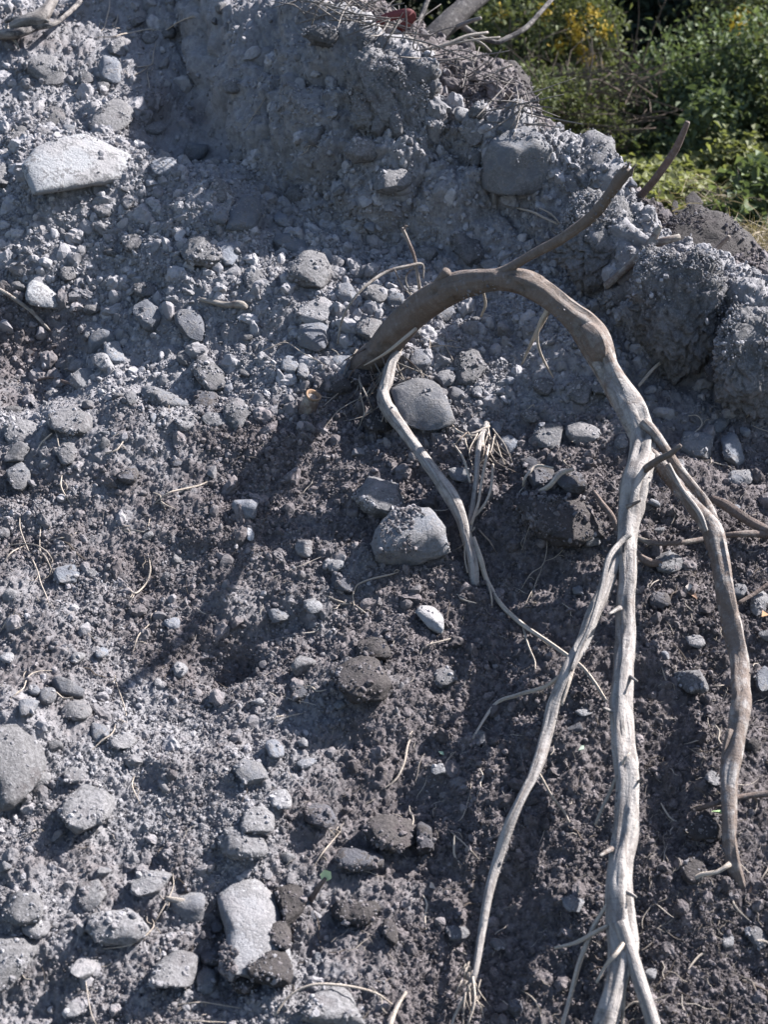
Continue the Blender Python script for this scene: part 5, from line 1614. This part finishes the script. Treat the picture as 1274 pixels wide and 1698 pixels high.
M['leaf_bush'] = leaf_material('bush_leaf', (0.066, 0.088, 0.050), (0.130, 0.158, 0.085), .25)
M['leaf_dark'] = leaf_material('dark_leaf', (0.014, 0.021, 0.017), (0.026, 0.038, 0.027), .1)
M['leaf_lime'] = leaf_material('lime_leaf', (0.105, 0.116, 0.052), (0.185, 0.190, 0.090), .35)
M['leaf_shrub'] = leaf_material('shrub_leaf', (0.060, 0.072, 0.038), (0.122, 0.134, 0.066), .25)
M['blossom'] = leaf_material('yellow_blossom', (0.26, 0.18, 0.03), (0.38, 0.28, 0.055), .15)
M['dry'] = leaf_material('dry_grass', (0.15, 0.12, 0.085), (0.27, 0.22, 0.16), .2)
s = NT('stem_bark')
g = s.n('ShaderNodeNewGeometry')
s.col(s.mix(s.noise(40, 4, .6, g.outputs['Position']), (0.055, 0.042, 0.034), (0.12, 0.095, 0.078)))
M['stem'] = s.m


def leaves(P, size, r, aspect=0.5, up=0.5, sun_lean=0.0, spread=0.35):
    """folded leaf blades (two quads each) at points P"""
    n = len(P)
    Nn = r.normal(size=(n, 3)) + np.array([sun_lean, -.2, up * 2])
    Nn /= np.linalg.norm(Nn, axis=1)[:, None]
    A = r.normal(size=(n, 3)); A -= Nn * (A * Nn).sum(1)[:, None]; A /= np.linalg.norm(A, axis=1)[:, None]
    B = np.cross(Nn, A)
    l = size * r.uniform(1 - spread, 1 + spread, n)[:, None]
    w = l * aspect * .5
    fold = Nn * w * .45
    base, tip = P - A * l * .5, P + A * l * .5 - Nn * l * .12
    m1, m2 = P - A * l * .12 + B * w + fold, P - A * l * .12 - B * w + fold
    V = np.stack([base, m1, tip, m2], 1).reshape(-1, 3)
    i = np.arange(n) * 4
    F = np.concatenate([np.stack([i, i + 1, i + 2], 1), np.stack([i, i + 2, i + 3], 1)])
    return V, F


def crown_points(c, rad, n, r, clumps=70, shell=0.55, clump_r=0.2):
    """leaf positions gathered in sprays through an uneven crown, denser near its surface"""
    d = r.normal(size=(clumps, 3)); d /= np.linalg.norm(d, axis=1)[:, None]
    rr = shell + (1 - shell) * r.random(clumps) ** .6
    lump = 1 + .28 * fbm(d * 1.7 + r.uniform(0, 50, 3), 3) * 1.6
    C = d * (rr * lump)[:, None]
    k = r.integers(0, clumps, n)
    q = C[k] + r.normal(size=(n, 3)) * clump_r * (0.6 + .8 * r.random(clumps)[k])[:, None]
    return np.asarray(c) + q * np.asarray(rad)


def shrub(name, label, cat, base, crowns, leaf, size, n, seed, aspect=.5, stems=7, blossoms=(), group=None, up=.5, stem_r=.012, clumps=90, extra_twigs=0, clump_r=.2):
    r = np.random.default_rng(seed)
    root = empty(name, base)
    tag(root, label, cat, group)
    tot = sum(np.prod(c[1]) ** (2 / 3) for c in crowns)
    Ps = [crown_points(c, rad, int(n * np.prod(rad) ** (2 / 3) / tot), r, clumps, clump_r=clump_r) for c, rad in crowns]
    P = np.vstack(Ps)
    P = P[P[:, 2] > base[2] - .05]
    V, F = leaves(P, size, r, aspect, up, .5)
    link('foliage', mesh_from('foliage', V - base, F, M[leaf], smooth=False), root)
    for k in range(stems):
        c, rad = crowns[k % len(crowns)]
        e = np.asarray(c) + r.normal(size=3) * np.asarray(rad) * .45
        b = base + np.array([r.normal() * .06, r.normal() * .06, -.03])
        m = b * .5 + e * .5 + r.normal(size=3) * .05
        link('stem', tube_mesh('stem', [tube_data([b, m, e], [stem_r, stem_r * .7, stem_r * .25], 6, .05, wob=.01)], M['stem'], base), root)
    if extra_twigs:
        tw = []
        for k in range(extra_twigs):
            c, rad = crowns[r.integers(len(crowns))]
            a = np.asarray(c) + r.normal(size=3) * np.asarray(rad) * .6
            b = a + np.array([r.normal() * .14, r.normal() * .08, r.normal() * .12 - .02])
            tw.append(tube_data([a, (a + b) / 2 + r.normal(size=3) * .02, b], [.003, .0025, .001], 4, .05))
        o = link('twigs', tube_mesh('twigs', tw, M['stem'], base), root)
        o['kind'] = 'stuff'
    for c, rad, nb in blossoms:
        q = np.asarray(c) + r.normal(size=(nb, 3)) * rad
        Vb, Fb = leaves(q, .022, r, .9, .4)
        o = link('blossom', mesh_from('blossom', Vb - base, Fb, M['blossom'], smooth=False), root)
    return root


def ground_z(x, y):
    return -0.25 + 0.83 * float(sstep(1.6, 3.4, y))


def gp(px, y, z=0.58):
    p = at_y(px, 300, y)
    return np.array([p[0], y, z])


# big rounded green bush at the right
b = gp(1190, 7.2)
cA, cB, cC = at_y(1195, 165, 7.2), at_y(1110, 195, 7.1), at_y(1290, 160, 7.3)
shrub('green_bush', 'dense rounded green bush at the right behind the heap', 'bush', b, [(cA, (.40, .34, .33)), (cB, (.24, .22, .20)), (cC, (.34, .3, .36)), (at_y(1060, 250, 6.9), (.22, .2, .12))], 'leaf_bush', .040, 17000, 1, stems=8, clumps=130, blossoms=[(at_y(1228, 42, 7.3), .03, 60), (at_y(1250, 62, 7.3), .03, 40)], extra_twigs=40)
# low lime green growth in the sun
for k, (px, py, y, rx, rz, n, lab) in enumerate([(1085, 290, 5.9, .20, .055, 750, 'low lime green creeping plant beside the crest of the heap'), (1175, 285, 6.1, .20, .06, 800, 'low lime green plant in front of the rounded bush'), (1120, 322, 5.3, .16, .045, 520, 'low broad leaved plant behind the standing dark stick'), (1235, 270, 6.0, .18, .10, 700, 'leafy plant at the right edge under the rounded bush')]):
    c = at_y(px, py, y)
    shrub('low_plant', lab, 'plant', np.array([c[0], y, c[2] - .07]), [(c, (rx, .22, rz))], 'leaf_lime', .042, int(n * 1.7), 20 + k, aspect=.7, stems=4, stem_r=.005, up=1.2, clumps=60)
for k, (px, py, y, rx, rz, n, lab) in enumerate([(1248, 318, 5.2, .11, .12, 420, 'dark green broad leaved plant at the right edge'), (1205, 345, 5.0, .07, .05, 150, 'small dark leafy sprout left of the broad leaved plant'), (1180, 205, 6.3, .12, .16, 420, 'upright leafy shoot before the rounded bush')]):
    c = at_y(px, py, y)
    shrub('leafy_plant', lab, 'plant', np.array([c[0], y, c[2] - rz - .02]), [(c, (rx, .12, rz))], 'leaf_bush', .055, n, 30 + k, aspect=.55, stems=5, stem_r=.005, up=.8, clumps=40)
# yellow flowering shrubs
fl = [(955, 62), (962, 80), (972, 95), (978, 112), (958, 48), (985, 20), (930, 78), (1000, 52), (948, 30), (905, 18), (830, 28)]
shrub('flowering_shrub', 'loose shrub with drooping yellow flower clusters behind the crest', 'shrub', gp(930, 7.9), [(at_y(925, 50, 7.9), (.34, .3, .36)), (at_y(880, 20, 8.0), (.3, .3, .3)), (at_y(975, 90, 7.7), (.16, .15, .22)), (at_y(845, 60, 7.6), (.22, .2, .2))], 'leaf_shrub', .040, 9000, 3, aspect=.4,
      stems=9, clumps=110, blossoms=[(at_y(x, y_, 7.55), .022, 46) for x, y_ in fl], extra_twigs=70)
shrub('flowering_shrub', 'shrub with a few yellow flowers above the rounded bush', 'shrub', gp(1250, 8.4), [(at_y(1250, 30, 8.3), (.34, .3, .3))], 'leaf_shrub', .040, 3200, 4, aspect=.4, stems=6, blossoms=[(at_y(x, y_, 8.05), .025, 46) for x, y_ in [(1232, 38), (1250, 52), (1262, 70), (1228, 25), (1270, 55)]], extra_twigs=20)
for k, (px, y, w, h, lab) in enumerate([(1470, 6.6, .5, .5, 'green shrub beyond the right picture edge beside the rounded bush'), (1640, 5.6, .45, .42, 'low green shrub far beyond the right picture edge')]):
    b = gp(px, y)
    shrub('green_bush', lab, 'bush', b, [(b + [0, 0, h * .7], (w, .4, h))], 'leaf_shrub', .045, 4500, 70 + k, stems=7, clumps=90)
# dry brushwood between them
def brushwood():
    r = np.random.default_rng(5)
    base = gp(950, 7.0)
    tw = []
    for k in range(200):
        a = at_y(r.uniform(865, 1080), r.uniform(120, 225), r.uniform(6.4, 7.4))
        d = np.array([r.normal() * .16, r.normal() * .1, abs(r.normal()) * .14])
        m = a + d * .5 + r.normal(size=3) * .03
        tw.append(tube_data([a - d * .4, m, a + d], [.0032, .0026, .001], 4, .06))
    o = link('brushwood', tube_mesh('brushwood', tw, M['stem'], base), None, base)
    tag(o, 'tangle of dry brown brushwood in the shade between the shrubs', kind='stuff')


brushwood()
shrub('undergrowth_shrub', 'thin straggly green shrub in front of the dry brushwood', 'shrub', gp(905, 6.6), [(at_y(905, 185, 6.6), (.2, .16, .16)), (at_y(870, 165, 6.3), (.12, .12, .14)), (at_y(985, 215, 6.7), (.2, .15, .10)), (at_y(960, 160, 6.9), (.2, .12, .12))], 'leaf_shrub', .034, 4200, 6, aspect=.4, stems=8, extra_twigs=120, clumps=60, stem_r=.006)
# dark trees further back
for k, (px, y, h, w, lab) in enumerate([(1080, 9.6, 1.5, .95, 'dark leafy tree in shade at the top above the brushwood'), (1235, 10.4, 1.7, 1.0, 'dark tree behind the rounded bush in the top right corner'), (960, 10.2, 1.6, 1.0, 'dark tree behind the yellow flowering shrub'), (800, 10.6, 1.7, 1.1, 'dark tree behind the dead grey trunk'),
                                          (1420, 9.8, 1.7, 1.1, 'dark tree out beyond the right edge'), (660, 11.2, 1.9, 1.2, 'dark tree hidden beyond the crest of the heap')]):
    b = gp(px, y)
    shrub('dark_tree', lab, 'tree', b, [(b + [0, 0, h * .72], (w, .7, h * .62)), (b + [-.5, -.3, h * .4], (w * .6, .5, h * .42)), (b + [.5, -.2, h * .42], (w * .6, .5, h * .42))], 'leaf_dark', .085, 6500, 50 + k, aspect=.45, stems=5, stem_r=.05, clumps=120, extra_twigs=60, clump_r=.16)

# dry grass at the right edge and straw behind the crest
def dry_grass(name, label, spots, seed, ln=(.05, .14), n=90):
    r = np.random.default_rng(seed)
    V, F = [], []
    for px, py, y in spots:
        c = at_y(px, py, y) if y else hit(px, py)
        for k in range(n):
            a = c + r.normal(size=3) * [.03, .03, .012]
            l = r.uniform(*ln)
            d = r.normal(size=3) * [.9, .7, .5] + [0, 0, .35]
            d /= np.linalg.norm(d)
            s_ = np.cross(d, r.normal(size=3)); s_ /= np.linalg.norm(s_)
            sag = np.array([0, 0, -l * .35])
            w = .0013
            k0 = len(V)
            for t in (0, .5, 1):
                p = a + d * l * t + sag * t * t
                V += [p + s_ * w * (1 - .8 * t), p - s_ * w * (1 - .8 * t)]
            F += [[k0, k0 + 1, k0 + 3, k0 + 2], [k0 + 2, k0 + 3, k0 + 5, k0 + 4]]
    V = np.array(V)
    o = link(name, mesh_from(name, V - V[0], F, M['dry'], smooth=False), None, V[0])
    tag(o, label, kind='stuff')


dry_grass('dry_grass', 'pale dry grass at the right edge beside the dark clod', [(1248, 405, 3.4), (1262, 430, 3.35), (1270, 455, 3.3), (1255, 470, 3.2), (1240, 395, 3.6), (1265, 390, 3.7)], 8, n=70)
dry_grass('dead_straw', 'dead straw and rootlets strewn behind the crest', [(1160, 300, 5.0), (1130, 330, 4.4), (1085, 345, 3.9), (1190, 330, 4.8), (1220, 330, 4.6)], 9, (.06, .15), n=16)

# brown brushwood on the crest, left of the trunk
def crest_debris():
    r = np.random.default_rng(15)
    tw = []
    o0 = hit(640, 60)
    for k in range(150):
        px = r.choice([r.uniform(490, 660), r.uniform(640, 900)])
        py = np.interp(px, [490, 560, 640, 720, 800, 900], [-5, 8, 30, 85, 125, 205]) + r.uniform(-26, 30)
        a = hit(px, py, r.uniform(0, .03))
        d = r.normal(size=3) * [.05, .04, .025]
        tw.append(tube_data([a - d, a + r.normal(size=3) * .008, a + d], [.0012, .0018, .0008], 4, .02))
    o = link('crest_twigs', tube_mesh('crest_twigs', tw, M['deadwood'], o0), None, o0)
    tag(o, 'tangle of fine dry twigs and roots on the crest of the heap', kind='stuff')


crest_debris()

# bark and wood scraps on the ground behind the crest
for k, (px, py, y, w, h, lab) in enumerate([(1152, 332, 4.3, 26, 30, 'broken grey bark plate standing behind the right bank'), (1120, 342, 4.0, 10, 26, 'pale wood splinter left of the broken bark plate'), (1135, 352, 3.9, 34, 8, 'flat scrap of bark lying behind the right bank')]):
    stone((px, py, w, h), 'm', lab, 950 + k, y=y, depth=.25, name='bark_scrap', cat='bark', cuts=6, rough=.5)

# seedling
def seedling():
    g0 = hit(518, 1490)
    root = empty('seedling', g0)
    tag(root, 'tiny seedling with one pale green leaf on a dark stem', 'seedling')
    limb('stem', [(516, 1492, -.004, 10), (524, 1478, .015, 10), (532, 1466, .03, 9), (540, 1456, .04, 6)], 'twig', root, g0, pale=.0, sides=8)
    p = at_y(541, 1452, float(hit(516, 1490)[1] + .0)) + np.array([0, 0, .0])
    m = ((p - CAM) @ C_F) * TH / (W0 / 2)
    V = np.array([[-8, -9, 0], [-10, 3, 3], [-3, 10, 1], [8, 7, 4], [9, -4, 3], [2, -9, -2], [0, 0, -2]]) * m
    F = [[6, k, (k + 1) % 6] for k in range(6)]
    Vw = V[:, :1] * C_R + V[:, 1:2] * C_U - V[:, 2:3] * C_F
    s = NT('seed_leaf')
    s.p.inputs['Base Color'].default_value = (.36, .42, .25, 1)
    link('leaf', mesh_from('leaf', np.vstack([Vw, Vw + C_F * .0008]) + p - g0, F + [[a + 7, c + 7, b_ + 7] for a, b_, c in F], s.m), root)


seedling()
def small_leaf(label, px, py, w, h, col, seed):
    r = np.random.default_rng(seed)
    p = hit(px, py, .006)
    V, F = leaves(np.zeros((1, 3)), w * ((p - CAM) @ C_F) * TH / (W0 / 2), r, h / w, 1.0, 0, 0)
    F = np.vstack([F, F[:, ::-1]])
    V = np.vstack([V, V - [0, 0, .0008]]); F[2:] += 4
    s = NT('fallen_leaf')
    g = s.n('ShaderNodeNewGeometry')
    s.col(s.mix(s.noise(120, 3, .6, g.outputs['Position']), tuple(v * .7 for v in col), col))
    tag(link('leaf', mesh_from('leaf', V, F, s.m), None, p), label, 'leaf')


small_leaf('green leaf lying behind the foot of the right hand stem', 1190, 1346, 22, 12, (.30, .42, .22), 1)
small_leaf('pale green scrap of leaf in dark soil beside the pebble', 732, 1248, 12, 6, (.33, .42, .30), 2)
small_leaf('pale green leaf scrap left of the thick stem', 965, 1240, 14, 7, (.35, .42, .34), 3)
small_leaf('brown dead leaf between the hanging stems', 1150, 985, 26, 14, (.34, .22, .16), 4)
small_leaf('pale dry leaf above the brown dead leaf', 1144, 972, 16, 12, (.5, .44, .40), 5)
small_leaf('pale dry leaf on the dark earth patch at left', 48, 583, 12, 14, (.5, .38, .32), 6)
small_leaf('orange brown dead leaf at the right edge', 1270, 1020, 14, 20, (.38, .22, .13), 7)
small_leaf('pale leaf in dark soil left of the hanging side root', 718, 1468, 14, 12, (.45, .37, .33), 8)
small_leaf('brown leaf under the foot of the right hand stem', 1246, 1475, 12, 16, (.36, .25, .19), 9)
